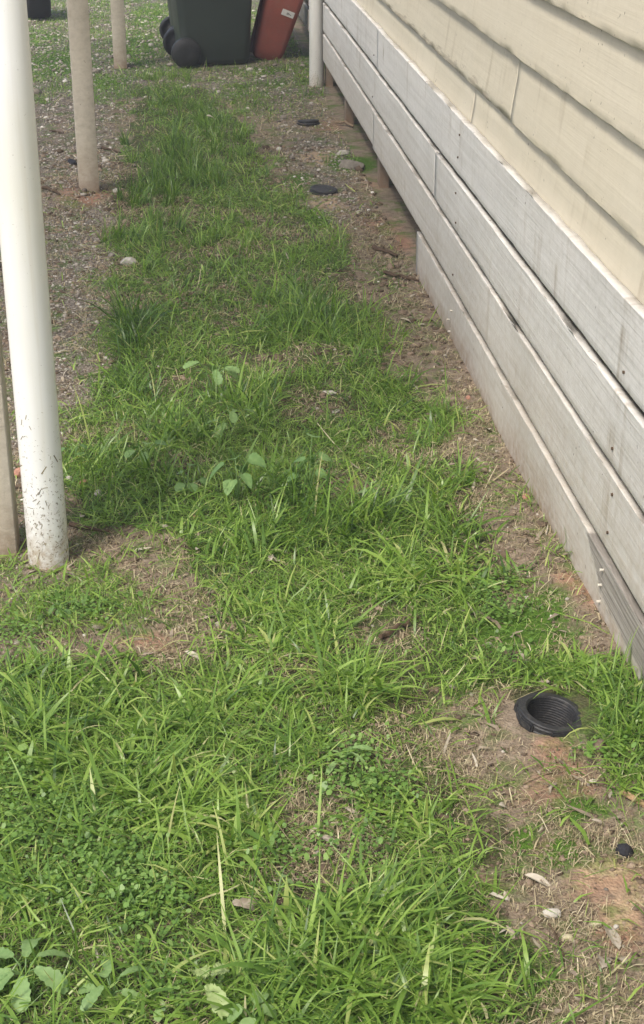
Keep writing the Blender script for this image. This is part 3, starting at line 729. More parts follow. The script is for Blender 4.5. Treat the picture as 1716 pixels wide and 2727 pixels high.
# flats on the collar, as on a hexagonal lug ring
for a in range(0, 360, 60):
    lug = box_mesh('lug', (0.058, -0.018, 0.0065), (0.0715, 0.018, 0.0245), 0.003)
    link('lug', lug, M['black_plastic'], pit, (0, 0, 0), (0, 0, R(a + 12)))
sd = lathe([(0.0, -0.105), (0.05, -0.10)], 20, 'silt', False)
link('silt', sd, M['stone_brown'], pit)

def lid(loc, rot, label, r=0.062):
    root = tag(empty('inspection_cover', loc, rot), label, 'lid', 'round black lids lying on the far gravel')
    link('disc', lathe([(r * 0.96, 0.0), (r, 0.004), (r, 0.010), (r * 0.94, 0.013), (r * 0.8, 0.0135), (r * 0.76, 0.011), (r * 0.2, 0.0115), (0.001, 0.0115)], 40, 'disc', False), M['black_lid'], root)
    link('flange', lathe([(r * 1.04, -0.012), (r * 1.07, -0.010), (r * 1.07, -0.002), (r * 0.95, 0.0)], 40, 'flange', False), M['black_lid'], root)
    return root
p_ = (0.618, 6.943)
lid((p_[0], p_[1], gz(*p_) + 0.009), (R(5), R(4), 0.3), 'round black drain cover on pale gravel, the nearer of the two')
p_ = (0.679, 8.615)
lid((p_[0], p_[1], gz(*p_) + 0.008), (R(-3), R(7), 1.3), 'round black drain cover tilted in sparse grass, the farther of the two', 0.06)

# ------------------------------------------------------------------ stones, sticks, leaves one can point at
def stone_mesh(name, r, seed, squash=(1, 1, 0.7), sub=2, rough=0.7):
    bm = bmesh.new()
    bmesh.ops.create_icosphere(bm, subdivisions=sub, radius=1)
    rs = np.random.default_rng(seed)
    dirs = rs.normal(size=(7, 3))
    dirs /= np.linalg.norm(dirs, axis=1)[:, None]
    cut = rs.uniform(0.55, 0.92, 7)
    for v in bm.verts:
        p = np.array(v.co)
        for d, c in zip(dirs, cut):
            e = p @ d - c
            if e > 0: p = p - d * e * 0.85
        p = p * (1 + rough * 0.3 * (rs.random() - 0.5))
        v.co = Vector((p[0] * squash[0] * r, p[1] * squash[1] * r, p[2] * squash[2] * r))
    return bm_mesh(bm, name)

def stone(name, dxy, r, mat, label, cat, seed, squash=(1, 0.8, 0.65), sink=0.3, group=None):
    x, y = dxy
    o = link(name, stone_mesh(name, r, seed, squash), M[mat], None, (x, y, gz(x, y) + r * squash[2] * (1 - 2 * sink) * 0.7), (0, 0, seed * 1.3))
    return tag(o, label, cat, group)

stone('rock', (0.721, 2.336), 0.019, 'stone_brown', 'brown lumpy rock in the grass right of the drain riser', 'rock', 3, (1, .9, .9), 0.15)
stone('stone', (0.687, 2.038), 0.016, 'stone_black', 'black stone on bare sandy soil at the right edge', 'stone', 44, (.8, 1.15, .85), 0.15)
stone('stone', (0.532, 1.893), 0.0135, 'stone_white', 'whitish stone on bare soil below the curled bark strip', 'stone', 5, (1.3, .8, .7), 0.1)
stone('stone', (0.595, 1.867), 0.009, 'stone_yellow', 'yellowish stone chip just above the long grey leaf', 'stone', 6, (.9, 1.4, .6), 0.1)
stone('stone', (0.545, 1.837), 0.010, 'stone_yellow', 'pale yellow stone chip left of the long grey leaf', 'stone', 7, (1, 1, .6), 0.1)
stone('stone', (0.627, 1.857), 0.005, 'stone_white', 'tiny white stone beside the long grey leaf tip', 'stone', 17, (1, 1, .8), 0.1)
stone('brick_fragment', (-0.299, 3.677), 0.014, 'brick_bit', 'orange brick fragment right of the near downpipe', 'brick fragment', 8, (1.1, .8, .8), 0.1)
stone('brick_fragment', (-0.47, 3.75), 0.018, 'brick_bit', 'pinkish brick fragment between the near post and downpipe', 'brick fragment', 9, (1, 1, .8), 0.1)
stone('stone', (-0.258, 3.605), 0.012, 'stone_white', 'round white pebble in grass right of the orange brick fragment', 'pebble', 10, (1, 1, .9), 0.05)
stone('stone', (-0.34, 3.705), 0.012, 'stone_white', 'pale stone touching the gravel edge beside the near downpipe', 'stone', 11, (1.1, .9, .8), 0.1)
stone('stone', (-0.245, 5.794), 0.030, 'stone_white', 'largest pale stone on the gravel left of the grass strip', 'stone', 12, (1.2, .9, .6), 0.2)
stone('stone', (-0.309, 5.898), 0.022, 'rock_far', 'grey stone on the gravel beside the largest pale stone', 'stone', 13, (1.3, .8, .6), 0.2)
stone('rock', (0.799, 7.468), 0.055, 'rock_far', 'knobbly pale rock on the moss beside the skirting boards', 'rock', 14, (1.4, .9, .55), 0.25)
stone('rock', (0.795, 7.805), 0.036, 'stone_white', 'small white rock just behind the mossy rock', 'rock', 15, (1.3, .8, .55), 0.25)
stone('stone', (-0.572, 7.657), 0.034, 'stone_black', 'dark lump on the dirt left of the second post', 'lump', 16, (1.4, .7, .5), 0.2)
stone('stone', (-0.329, 7.026), 0.024, 'stone_white', 'pale stone at the right foot of the second post', 'stone', 18, (1.3, .9, .6), 0.2)
stone('stone', (0.4, 4.301), 0.018, 'stone_white', 'cream stone in the grass gap in front of the tall middle tuft', 'stone', 19, (1.4, .8, .4), 0.2)
stone('stone', (0.405, 4.157), 0.014, 'stone_white', 'flat pinkish stone below the cream stone in the grass', 'stone', 20, (1.4, .8, .35), 0.2)
stone('stone', (0.806, 4.21), 0.010, 'brick_bit', 'pinkish stone chip on bare soil near the skirting boards', 'stone', 21, (1, .8, .8), 0.1)
stone('stone', (-0.013, 3.439), 0.010, 'brick_bit', 'tan stone chip in the grass right of the near downpipe foot', 'stone', 22, (1.3, .8, .7), 0.1)
stone('brick_fragment', (0.828, 3.483), 0.013, 'brick_bit', 'small reddish brick fragment lying against the lowest skirting board', 'brick fragment', 23, (1.6, .8, .6), 0.1)

def tube_mesh(name, pts, r0, r1, seg=6, seed=0):
    rs = random.Random(seed)
    bm = bmesh.new()
    rings = []
    n = len(pts)
    for i, p in enumerate(pts):
        p = Vector(p)
        d = (Vector(pts[min(i + 1, n - 1)]) - Vector(pts[max(i - 1, 0)])).normalized()
        u = d.cross(Vector((0, 0, 1)))
        u = u.normalized() if u.length > 1e-4 else Vector((1, 0, 0))
        v = u.cross(d)
        r = r0 + (r1 - r0) * i / (n - 1)
        r *= 0.85 + 0.3 * rs.random()
        rings.append([bm.verts.new(p + (u * math.cos(2 * math.pi * k / seg) + v * math.sin(2 * math.pi * k / seg)) * r) for k in range(seg)])
    for a, b in zip(rings[:-1], rings[1:]):
        for k in range(seg):
            bm.faces.new((a[k], a[(k + 1) % seg], b[(k + 1) % seg], b[k]))
    bm.faces.new(rings[0])
    bm.faces.new(rings[-1])
    return bm_mesh(bm, name)

def twig(a, b, r, mat, label, seed, lift=0.003, bend=0.02, cat='twig', name='twig', fork=0):
    rs = random.Random(seed)
    ax, ay = a
    bx, by = b
    L = math.hypot(bx - ax, by - ay)
    nx_, ny_ = -(by - ay) / L, (bx - ax) / L
    pts = []
    n = 7
    for i in range(n):
        t = i / (n - 1)
        o = bend * L * math.sin(math.pi * t) + (rs.random() - 0.5) * L * 0.03
        x, y = ax + (bx - ax) * t + nx_ * o, ay + (by - ay) * t + ny_ * o
        pts.append((x - ax, y - ay, gz(x, y) + r + lift * (0.3 + rs.random())))
    root = link(name, tube_mesh(name, pts, r, r * 0.55, 6, seed), M[mat], None, (ax, ay, 0))
    tag(root, label, cat)
    for k in range(fork):
        i = 2 + k * 2
        q = Vector(pts[i])
        d = Vector((rs.uniform(-1, 1), rs.uniform(-1, 1), 0.25)).normalized() * L * 0.25
        link('side_shoot', tube_mesh('side_shoot', [q, q + d * 0.5, q + d], r * 0.55, r * 0.3, 5, seed + k), M[mat], root)
    return root

twig((0.365, 2.775), (0.462, 2.874), 0.006, 'twig', 'thick brown stick half buried in the grass right of the upright tuft', 1, 0.012)
twig((0.726, 5.935), (0.807, 5.813), 0.009, 'twig', 'brown twig on bare soil just beyond the end of the lowest board', 2, fork=1)
twig((0.728, 5.584), (0.839, 5.454), 0.008, 'twig', 'longer dark twig touching the end of the lowest board', 3, 0.006, -.05, fork=1)
twig((0.83, 8.576), (0.917, 8.457), 0.011, 'twig_pale', 'pale forked stick at the foot of a stump, far along the wall', 4, 0.012, fork=1)
twig((-0.658, 6.987), (-0.574, 6.872), 0.008, 'twig', 'dark twig on the dirt left of the second post', 5)
twig((-0.438, 8.02), (-0.341, 7.873), 0.007, 'twig', 'thin dark twig on dirt just right of the second post', 6)
twig((-0.738, 8.504), (-0.659, 8.414), 0.007, 'twig', 'thin dark twig far left behind the near downpipe', 7)
twig((-0.318, 3.409), (-0.221, 3.36), 0.006, 'twig', 'brown bark stick on the soil right of the near downpipe foot', 8, 0.008)
twig((0.562, 2.255), (0.659, 2.287), 0.0016, 'twig_pale', 'thin pale twig crossing bare soil below the drain riser', 9, 0.002, .08)
twig((0.666, 2.293), (0.655, 2.214), 0.0016, 'twig_pale', 'thin hooked twig right of the bare red soil', 10, 0.002, .1)
twig((0.522, 1.871), (0.524, 1.764), 0.0018, 'twig', 'thin dark twig lying lengthwise left of the long grey leaf', 11, 0.003, .06, fork=1)
twig((0.651, 2.084), (0.624, 2.057), 0.0015, 'twig', 'short dark twig on pale sand above the red patch', 12, 0.002)
twig((0.586, 2.188), (0.65, 2.17), 0.0013, 'twig_pale', 'curved straw stem lying over the moss below bare soil', 13, 0.003, -.2)
twig((0.623, 4.586), (0.687, 4.412), 0.0025, 'twig_pale', 'thin pale stem on soil halfway along the lowest board', 14, 0.004, .06)

# flat leaf meshes -------------------------------------------------
def leaf_mesh(name, L, W, shape='lance', curl=0.3, fold=0.25, nseg=10, seed=0, tone=0.5, cross=4, wav=0.0, thick=0.0006):
    """leaf along +x from the origin; profile by shape; a real thin solid"""
    rs = np.random.default_rng(seed)
    V, T = [], []
    ts = np.linspace(0, 1, nseg + 1)
    for t in ts:
        if shape == 'lance': w = math.sin(math.pi * min(1, max(0, t)) ** 0.8) ** 0.9
        elif shape == 'round':
            w = math.sqrt(max(0.0, 1 - (2 * t - 1) ** 2))
        elif shape == 'lobed':
            base = math.sin(math.pi * (0.06 + 0.9 * t)) ** 0.5 * (0.55 + 0.5 * t)
            w = base * (0.60 + 0.40 * abs(math.sin(math.pi * (4.5 * t + 0.1))) ** 0.5)
        elif shape == 'heart':
            w = (1 - t) ** 0.55 * (0.35 + 1.0 * min(1, t * 6)) * 0.78
        else: w = (1 - t * 0.8)
        w = max(w, 0.03) * W / 2
        ang = curl * t
        x = L * (math.sin(ang) / curl if abs(curl) > 1e-3 else t)
        z = -L * ((1 - math.cos(ang)) / curl if abs(curl) > 1e-3 else 0)
        for c in range(cross + 1):
            s = 2 * c / cross - 1
            V.append((x + (0.10 * L * -abs(s) * 0.6 if shape == 'heart' and t < 0.15 else 0), s * w, z + abs(s) * w * fold + wav * W * (rs.random() - 0.5)))
            T.append(tone + 0.25 * (rs.random() - 0.5) + (0.12 if c == cross // 2 else 0))
    F = []
    k = cross + 1
    for i in range(nseg):
        for c in range(cross):
            F.append((i * k + c, i * k + c + 1, (i + 1) * k + c + 1, (i + 1) * k + c))
    return np_mesh(name, V, F, {'tone': np.clip(T, 0, 1)}, True)

def dead_leaf(dxy, L, W, ang, label, seed, tone=0.6, shape='lance', curl=0.9, fold=0.3, roll=0.2, lift=0.006, mat='dead', name='fallen_leaf', cat='leaf', wav=0.08):
    x, y = dxy
    me_ = leaf_mesh(name, L, W, shape, curl, fold, 10, seed, tone, 4, wav)
    me_.transform(Matrix.Translation((-L / 2, 0, L * curl * 0.12)))
    o = link(name, me_, M[mat], None, (x, y, gz(x, y) + lift), (roll, 0.05, ang))
    return tag(o, label, cat)

dead_leaf((0.594, 2.747), 0.065, 0.011, 1.35, 'pale curled gum leaf standing on edge by the moss patch', 1, .95, curl=1.4, roll=0.9, lift=0.012)
dead_leaf((0.564, 2.7), 0.05, 0.014, 0.5, 'greyish dry leaf below the curled gum leaf', 2, .6)
dead_leaf((0.66, 2.63), 0.06, 0.018, 1.9, 'crumpled grey leaf behind the drain riser', 3, .6, wav=.25)
dead_leaf((0.666, 2.597), 0.05, 0.016, 2.4, 'second crumpled grey leaf touching the back of the drain riser', 31, .7, wav=.25)
dead_leaf((0.747, 2.783), 0.05, 0.010, 2.2, 'narrow brown leaf on soil between moss and board', 4, .45)
dead_leaf((0.531, 1.972), 0.055, 0.014, -0.5, 'pale curled bark strip on bare red soil', 5, .9, curl=.6, fold=.8, name='bark_strip', cat='bark')
dead_leaf((0.614, 1.838), 0.085, 0.021, 1.55, 'long grey gum leaf lying on soil near the lower right corner', 6, .72, curl=.3)
dead_leaf((0.588, 1.785), 0.06, 0.034, 1.2, 'torn broad grey leaf under the long gum leaf', 7, .75, 'lobed', wav=.15)
dead_leaf((0.609, 1.783), 0.045, 0.018, 1.9, 'small pinkish grey leaf right of the torn broad leaf', 71, .6)
dead_leaf((0.674, 2.122), 0.042, 0.008, -0.2, 'narrow curled pinkish leaf above the black stone', 8, .7, curl=1.2)
dead_leaf((0.691, 2.243), 0.03, 0.016, 0.4, 'crumpled whitish leaf scrap right of bare soil', 9, 1.0, 'lobed', wav=.3)
dead_leaf((0.516, 2.184), 0.03, 0.014, 0.3, 'curled pale leaf on the moss left of bare red soil', 10, .85, curl=1.6)
dead_leaf((0.168, 3.17), 0.042, 0.032, 0.7, 'crumpled whitish grey leaf in the middle of the grass', 11, 1.0, 'lobed', curl=1.0, wav=.35, lift=.02)
dead_leaf((-0.008, 3.257), 0.04, 0.011, 1.2, 'small pale leaf on soil right of the near downpipe', 12, .95, lift=.01)
dead_leaf((-0.079, 3.381), 0.045, 0.016, 0.1, 'flat grey leaf in shadow between downpipe and grass', 13, .75)
dead_leaf((-0.123, 2.915), 0.022, 0.009, 1.1, 'tiny cream leaf on the bare patch left of centre', 14, 1.0, lift=.012)
dead_leaf((-0.023, 2.752), 0.045, 0.014, -0.5, 'white papery leaf on the bare patch edge', 15, 1.0, curl=.7, lift=.01)
dead_leaf((-0.226, 2.894), 0.03, 0.014, 0.3, 'pinkish dry leaf on the bare patch, far left', 16, .6)
dead_leaf((0.201, 2.107), 0.036, 0.014, -0.4, 'brownish curled leaf in a grass gap below centre', 17, .65, lift=.01)
dead_leaf((0.057, 1.95), 0.06, 0.035, 0.1, 'dull grey lobed dead leaf in the lower grass', 18, .55, 'lobed', wav=.15, lift=.012)
dead_leaf((0.817, 3.966), 0.045, 0.02, 1.6, 'pinkish pale bark flake on soil beside the lowest board', 19, .9, name='bark_strip', cat='bark', lift=.01)
dead_leaf((0.781, 3.265), 0.04, 0.014, 2.1, 'grey folded leaf at the grass edge near the board', 20, .7)
dead_leaf((0.762, 5.416), 0.06, 0.015, 0.7, 'pale gum leaf on litter beyond the lowest board', 21, .85, lift=.01)
dead_leaf((0.731, 4.967), 0.055, 0.013, -0.1, 'long pale leaf on litter beside the lowest board', 22, .8, lift=.01)
dead_leaf((-0.287, 3.463), 0.055, 0.013, 1.25, 'tan strip of bark leaning right of the near downpipe', 23, .75, name='bark_strip', cat='bark', lift=.012)
dead_leaf((0.135, 8.114), 0.06, 0.035, 0.4, 'pale leaf resting on the far tall grass', 24, 1.0, lift=.14)

x_, y_ = (0.748, 2.164)
chip = link('wood_chip', box_mesh('wood_chip', (-0.038, -0.006, -0.003), (0.038, 0.006, 0.003), 0.0015), M['chip'], None, (x_, y_, gz(x_, y_) + 0.006), (0.05, 0.03, -0.95))
tag(chip, 'tan splinter of wood at the right edge below the grass', 'wood chip')

# ------------------------------------------------------------------ broadleaf weeds, each a plant
def plant(dxy, label, leaves, shape, group=None, name='weed', mat='weed', stem_h=0.03, cat='weed', petiole=True):
    """leaves: (azimuth, reach, height, length, width, droop, tone)"""
    x, y = dxy
    lift = 2.0 if shape == 'heart' and y > 2.6 else 1.5 if shape in ('heart', 'lobed') and y > 2.6 else 1.15
    root = tag(empty(name, (x, y, gz(x, y))), label, cat, group)
    for i, (az_, reach, h, L, W, droop, tone) in enumerate(leaves):
        h = h * lift
        if y > 2.6: L, W = L * (1.65 if shape == 'heart' else 1.25), W * (1.65 if shape == 'heart' else 1.25)
        ca, sa = math.cos(az_), math.sin(az_)
        L, W = L * .72, W * .76
        me_ = leaf_mesh('leaf', L, W, shape, 0.5 + 0.3 * random.random(), 0.22, 18 if shape == 'lobed' else 9, int(1000 * abs(x) + i), tone, 4, 0.05)
        o = link('leaf', me_, M[mat], root, (ca * reach, sa * reach, h), (random.uniform(-.3, .3), droop, az_))
        if petiole:
            st = tube_mesh('stem', [(0, 0, 0), (ca * reach * 0.45, sa * reach * 0.45, h * 0.75), (ca * reach, sa * reach, h)], 0.0014, 0.0010, 5, i)
            at_ = st.attributes.new('tone', 'FLOAT', 'POINT')
            at_.data.foreach_set('value', np.full(len(st.vertices), 0.7, np.float32))
            link('stem', st, M[mat], root)
    return root

def ring_leaves(n, reach, h, L, W, droop, tone, a0=0.0, jit=0.5):
    return [(a0 + 2 * math.pi * i / n + random.uniform(-jit, jit), reach * random.uniform(.7, 1.3), h * random.uniform(.6, 1.3), L * random.uniform(.75, 1.2), W * random.uniform(.8, 1.15), droop + random.uniform(-.25, .25), min(1, max(0, tone + random.uniform(-.2, .2)))) for i in range(n)]

plant((0.28, 3.561), 'grey green weed with heart shaped leaves in the middle of the grass', [(1.2, .025, .075, .038, .034, .1, .65), (0.3, .03, .05, .036, .034, .2, .6), (2.4, .02, .045, .03, .03, .1, .45), (-.6, .02, .035, .03, .03, .2, .5), (3.4, .03, .03, .03, .028, .2, .4)], 'heart')
plant((0.424, 3.477), 'pale weed with three round leaves right of the grey green weed', [(1.3, .012, .03, .028, .03, .1, 1.0), (2.7, .008, .02, .028, .030, .1, .95), (0.3, .008, .02, .030, .030, .15, 1.0)], 'heart')
plant((0.096, 3.537), 'bluish weed with drooping broad leaves left of the tall middle grass', ring_leaves(6, .035, .05, .045, .034, .35, .5), 'heart')
plant((0.049, 4.317), 'weed with lobed leaves at the far edge of the grass, left of centre', ring_leaves(8, .04, .06, .06, .042, .15, .7), 'lobed')
plant((0.097, 4.035), 'small weed with toothed leaves just below the lobed far weed', ring_leaves(6, .03, .035, .06, .034, .2, .75), 'lobed')
plant((-0.286, 1.817), 'large weed with scalloped lobes in the lower left corner', [(1.5, .015, .035, .115, .052, -.02, .75), (0.4, .02, .04, .085, .05, .05, .8), (2.6, .02, .04, .08, .05, .1, .7), (3.4, .02, .03, .07, .045, .15, .85), (-.6, .02, .035, .085, .05, .05, .85), (-1.6, .02, .03, .08, .05, .1, .9), (-2.5, .02, .03, .07, .045, .1, .7)], 'lobed')
plant((-0.157, 1.77), 'medium weed with scalloped leaves right of the large corner weed', ring_leaves(6, .018, .025, .065, .036, .1, .7, .3), 'lobed')
plant((0.103, 1.975), 'single round pale leaf weed in the lower grass', [(1.2, .012, .03, .032, .028, .1, 1.0), (0.0, .012, .03, .02, .02, .1, .9), (3.3, .01, .02, .02, .02, .1, .7)], 'round')
plant((-0.306, 2.983), 'low leafy weed on the soil in front of the near downpipe', ring_leaves(7, .015, .015, .03, .018, .2, .5), 'round')
plant((0.048, 1.691), 'broad shiny leaf weed at the bottom edge right of the wilted leaf', ring_leaves(4, .012, .03, .045, .032, .1, .9), 'round')
plant((0.247, 2.344), 'fern like weed in the grass right of the lower centre', ring_leaves(6, .015, .025, .05, .02, .1, .9), 'lobed')
plant((-0.144, 3.779), 'weed with a round light leaf at the gravel edge of the grass', ring_leaves(5, .025, .05, .035, .03, .2, .6), 'round')
plant((-0.032, 3.602), 'broad leaf weed in the grass right of the white pebble', ring_leaves(5, .025, .04, .035, .03, .2, .55), 'round')
plant((-0.333, 3.84), 'small dark weed right behind the near downpipe foot', ring_leaves(5, .02, .03, .03, .02, .2, .3), 'round')
wl = empty('wilted_leaf', (*(-0.014, 1.738), 0.045))
tag(wl, 'crinkled yellow green wilted leaf among grass at the bottom edge', 'leaf')
for i, (a_, L_, W_, px_, py_) in enumerate(((-1.2, .06, .036, 0, 0), (2.0, .035, .04, -.004, .008), (0.7, .03, .03, .008, .012))):
    link('crinkle', leaf_mesh('crinkle', L_, W_, 'lobed', .8, .35, 18, 90 + i, .6, 6, .22), M['pale_leaf'], wl, (px_, py_, .004 * i), (.2, -.1, a_))

# ------------------------------------------------------------------ grass: every blade is a bent tapering strip
PX = np.array([PIT[0], PIT[1]])
def clear_of_things(x, y):
    ok = (x < WALL_X - 0.004) & (np.hypot(x - PIT[0], y - PIT[1]) > 0.098)
    ok &= np.hypot(x + 0.357, y - 3.245) > 0.052
    for (px_, py_) in ((-0.479, 3.318), (-0.452, 7.02), (-0.43, 10.79)):
        ok &= (np.abs(x - px_) > 0.05) | (np.abs(y - py_) > 0.05)
    ok &= ~((x > -0.05) & (x < 0.50) & (y > 10.68) & (y < 12.0))
    return ok

def in_view(x, y, m=0.16):
    return (x > -0.32 - (y - 1.7) * 0.1015 - m - 0.02 * y) & (y > 1.48)

def blades(x, y, L, W, az_, lean, curl, tone, seg=4, floor=True, tip=0.06, keep_off=True):
    n = len(x)
    L = np.minimum(L, 0.20 + 0.02 * np.sin(tone * 90))
    W = np.minimum(W, 0.0105)
    z0 = ground_z(x, y)
    ca, sa = np.cos(az_), np.sin(az_)
    px, py, pz = x.copy(), y.copy(), z0 - 0.003
    tw = az_ + np.pi / 2 + rng.normal(0, 0.5, n)
    V = np.zeros((n, seg + 1, 2, 3), np.float32)
    for s in range(seg + 1):
        t = s / seg
        th = lean + curl * t ** 1.3
        if s > 0:
            ds = L / seg
            px = px + ca * np.sin(th) * ds
            py = py + sa * np.sin(th) * ds
            pz = pz + np.cos(th) * ds
            if floor:
                pz = np.maximum(pz, z0 + 0.004 + 0.006 * ((tone * 977) % 1))
        w = W * 0.5 * (tip + (1 - tip) * min(1.0, 0.55 + t * 1.6) * (1 - t ** 2.2)) if s < seg else W * 0.5 * tip
        roll = 0.35 * np.sin(tone * 50 + t * 2)
        sx, sy = np.cos(tw) * w, np.sin(tw) * w
        V[:, s, 0] = np.stack([px - sx, py - sy, pz - roll * w], 1)
        V[:, s, 1] = np.stack([px + sx, py + sy, pz + roll * w], 1)
    V[..., 0] = np.minimum(V[..., 0], WALL_X - 0.006)
    if keep_off:
        d = np.hypot(V[..., 0] - PIT[0], V[..., 1] - PIT[1]).min(axis=(1, 2)) > 0.071
        V, tone, n = V[d], tone[d], int(d.sum())
    k = (seg + 1) * 2
    base = (np.arange(n) * k)[:, None, None]
    q = np.array([[2 * s, 2 * s + 1, 2 * s + 3, 2 * s + 2] for s in range(seg)])[None]
    F = (base + q).reshape(-1, 4)
    Tm = np.repeat(tone, k).reshape(n, seg + 1, 2)
    tipped = rng.random(n) < .16
    Tm[tipped, seg] = .97
    Tm[tipped, seg - 1] = np.maximum(Tm[tipped, seg - 1], .5 * Tm[tipped, seg - 1] + .40)
    return V.reshape(-1, 3), F, Tm.ravel()

def join(parts):
    V, F, T, off = [], [], [], 0
    for v, f, t in parts:
        V.append(v)
        F.append(f + off)
        T.append(t)
        off += len(v)
    return np.concatenate(V), np.concatenate(F), np.concatenate(T)

def scatter(y0, y1, per_m2):
    xl = -0.32 - (y1 - 1.7) * 0.1015 - 0.2 - 0.02 * y1
    n = int((0.85 - xl) * (y1 - y0) * per_m2)
    x = rng.uniform(xl, 0.85, n)
    y = rng.uniform(y0, y1, n)
    k = in_view(x, y) & clear_of_things(x, y)
    return x[k], y[k]

# short turf
parts = []
for (y0, y1, dens, lm, wm, sg) in ((1.48, 2.6, 30000, .026, .0020, 3), (2.6, 4.0, 22000, .028, .0022, 3), (4.0, 6.0, 12000, .034, .0027, 3), (6.0, 9.0, 7000, .04, .0034, 2), (9.0, 15.2, 5200, .035, .004, 2)):
    x, y = scatter(y0, y1, dens)
    k = rng.random(len(x)) < lawn_mask(x, y)
    x, y = x[k], y[k]
    n = len(x)
    L = lm * rng.lognormal(0, 0.45, n)
    tone = np.clip(rng.normal(.46, .17, n) + 0.5 * (fbm(x, y, .3, 51) - .5) + 0.008 * np.clip(y - 4, 0, 6), 0, .93)
    dry = rng.random(n) < 0.05
    tone = np.where(dry, rng.uniform(.93, 1, n), tone)
    lean = np.abs(rng.normal(.95, .4, n))
    parts.append(blades(x, y, L, wm * rng.lognormal(0, .3, n), rng.uniform(0, 2 * np.pi, n), lean, rng.normal(.7, .5, n), tone, sg))
V, F, T = join(parts)
n_turf = len(F)
tag(link('short_grass', np_mesh('short_grass', V, F, {'tone': T}), M['grass']), 'short green turf grass along the path', 'grass', None, 'stuff')

# long blades in tufts and flattened swathes
parts = []
for (bx, by, rx, ry, cnt, L0, W0, tn) in TALL:
    # several tufts in each patch
    area_k = 1.0
    nt = max(3, int(cnt / 7))
    tx, ty_ = rng.normal(0, .55, nt), rng.normal(0, .55, nt)
    ti = rng.integers(0, nt, int(cnt * (5.5 if by > 5.5 else 3.1)))
    n = len(ti)
    sp = 0.012 if by > 5.5 else 0.024
    x = bx + tx[ti] * rx + rng.normal(0, sp, n)
    y = by + ty_[ti] * ry + rng.normal(0, sp, n)
    flow = rng.uniform(0, 2 * np.pi) 
    tuft_az = flow + rng.normal(0, .9, nt)
    k = clear_of_things(x, y) & (y > 1.4)
    x, y, ti = x[k], y[k], ti[k]
    n = len(x)
    az_ = np.where(rng.random(n) < .42, tuft_az[ti] + rng.normal(0, .6, n), rng.uniform(0, 2 * np.pi, n))
    far = by > 5.5
    L = L0 * (.8 if far else (.85 if by > 3.2 else .70)) * rng.lognormal(-.18, .36, n)
    upr = 0.30 if far else (0.62 if by > 3.2 else 0.85)
    lean = np.abs(rng.normal(upr, .28, n))
    curl = np.abs(rng.normal(1.0 if not far else .7, .5, n))
    tone = np.clip(tn * .7 + (.30 if far else .17) + rng.normal(0, .19, n), 0, .93)
    tone = np.where(rng.random(n) < .03, rng.uniform(.93, 1, n), tone)
    parts.append(blades(x, y, L, W0 * (.8 if far else .95) * rng.lognormal(-.18, .48, n), az_, lean, curl, tone, 5 if by < 5 else 4))
# loose broad blades everywhere in the lawn
for (y0, y1, dens, lm, wm) in ((1.48, 2.4, 2600, .085, .0052), (2.4, 4.0, 2000, .08, .0050), (4.0, 7.0, 1200, .085, .0045), (7.0, 10, 700, .08, .0045)):
    x, y = scatter(y0, y1, dens)
    k = rng.random(len(x)) < lawn_mask(x, y) ** 1.4
    x, y = x[k], y[k]
    n = len(x)
    tone = np.clip(rng.normal(.48, .16, n) - 0.03 * np.clip(y - 4, 0, 6), 0, .93)
    tone = np.where(rng.random(n) < .05, rng.uniform(.9, 1, n), tone)
    parts.append(blades(x, y, lm * rng.lognormal(-.1, .4, n), wm * rng.lognormal(-.1, .35, n), rng.uniform(0, 2 * np.pi, n), np.abs(rng.normal(.9, .4, n)), rng.normal(.8, .5, n), tone, 4))
# cut and trampled blades lying about on top of the turf
for (y0, y1, dens, lm, wm) in ((1.48, 2.6, 5200, .045, .0036), (2.6, 4.2, 3600, .045, .0036), (4.2, 7.0, 1500, .05, .004)):
    x, y = scatter(y0, y1, dens)
    k = rng.random(len(x)) < np.maximum(lawn_mask(x, y), .10)
    x, y = x[k], y[k]
    n = len(x)
    tone = np.clip(rng.normal(.6, .2, n), 0, 1)
    v, f, t_c = blades(x, y, lm * rng.lognormal(-.1, .45, n), wm * rng.lognormal(-.15, .35, n), rng.uniform(0, 2 * np.pi, n), rng.normal(1.45, .22, n), rng.normal(.1, .35, n), tone, 3, tip=.25)
    v[:, 2] += np.repeat(rng.uniform(0, .022, len(t_c) // 8), 8)
    parts.append((v, f, t_c))
# one wide blade hangs over the mouth of the drain riser
bx = np.array([PIT[0] + .045, PIT[0] + .05, PIT[0] + .06])
by = np.array([PIT[1] + .085, PIT[1] + .08, PIT[1] + .07])
parts.append(blades(bx, by, np.array([.15, .11, .10]), np.array([.010, .006, .005]), np.array([R(195), R(215), R(185)]), np.array([.75, .6, .9]), np.array([.9, 1.3, .6]), np.array([.62, .7, .5]), 6, False, keep_off=False))
V, F, T = join(parts)
n_long = len(F)
tag(link('long_grass', np_mesh('long_grass', V, F, {'tone': T}), M['grass']), 'long broad bladed grass growing in tufts', 'grass', None, 'stuff')

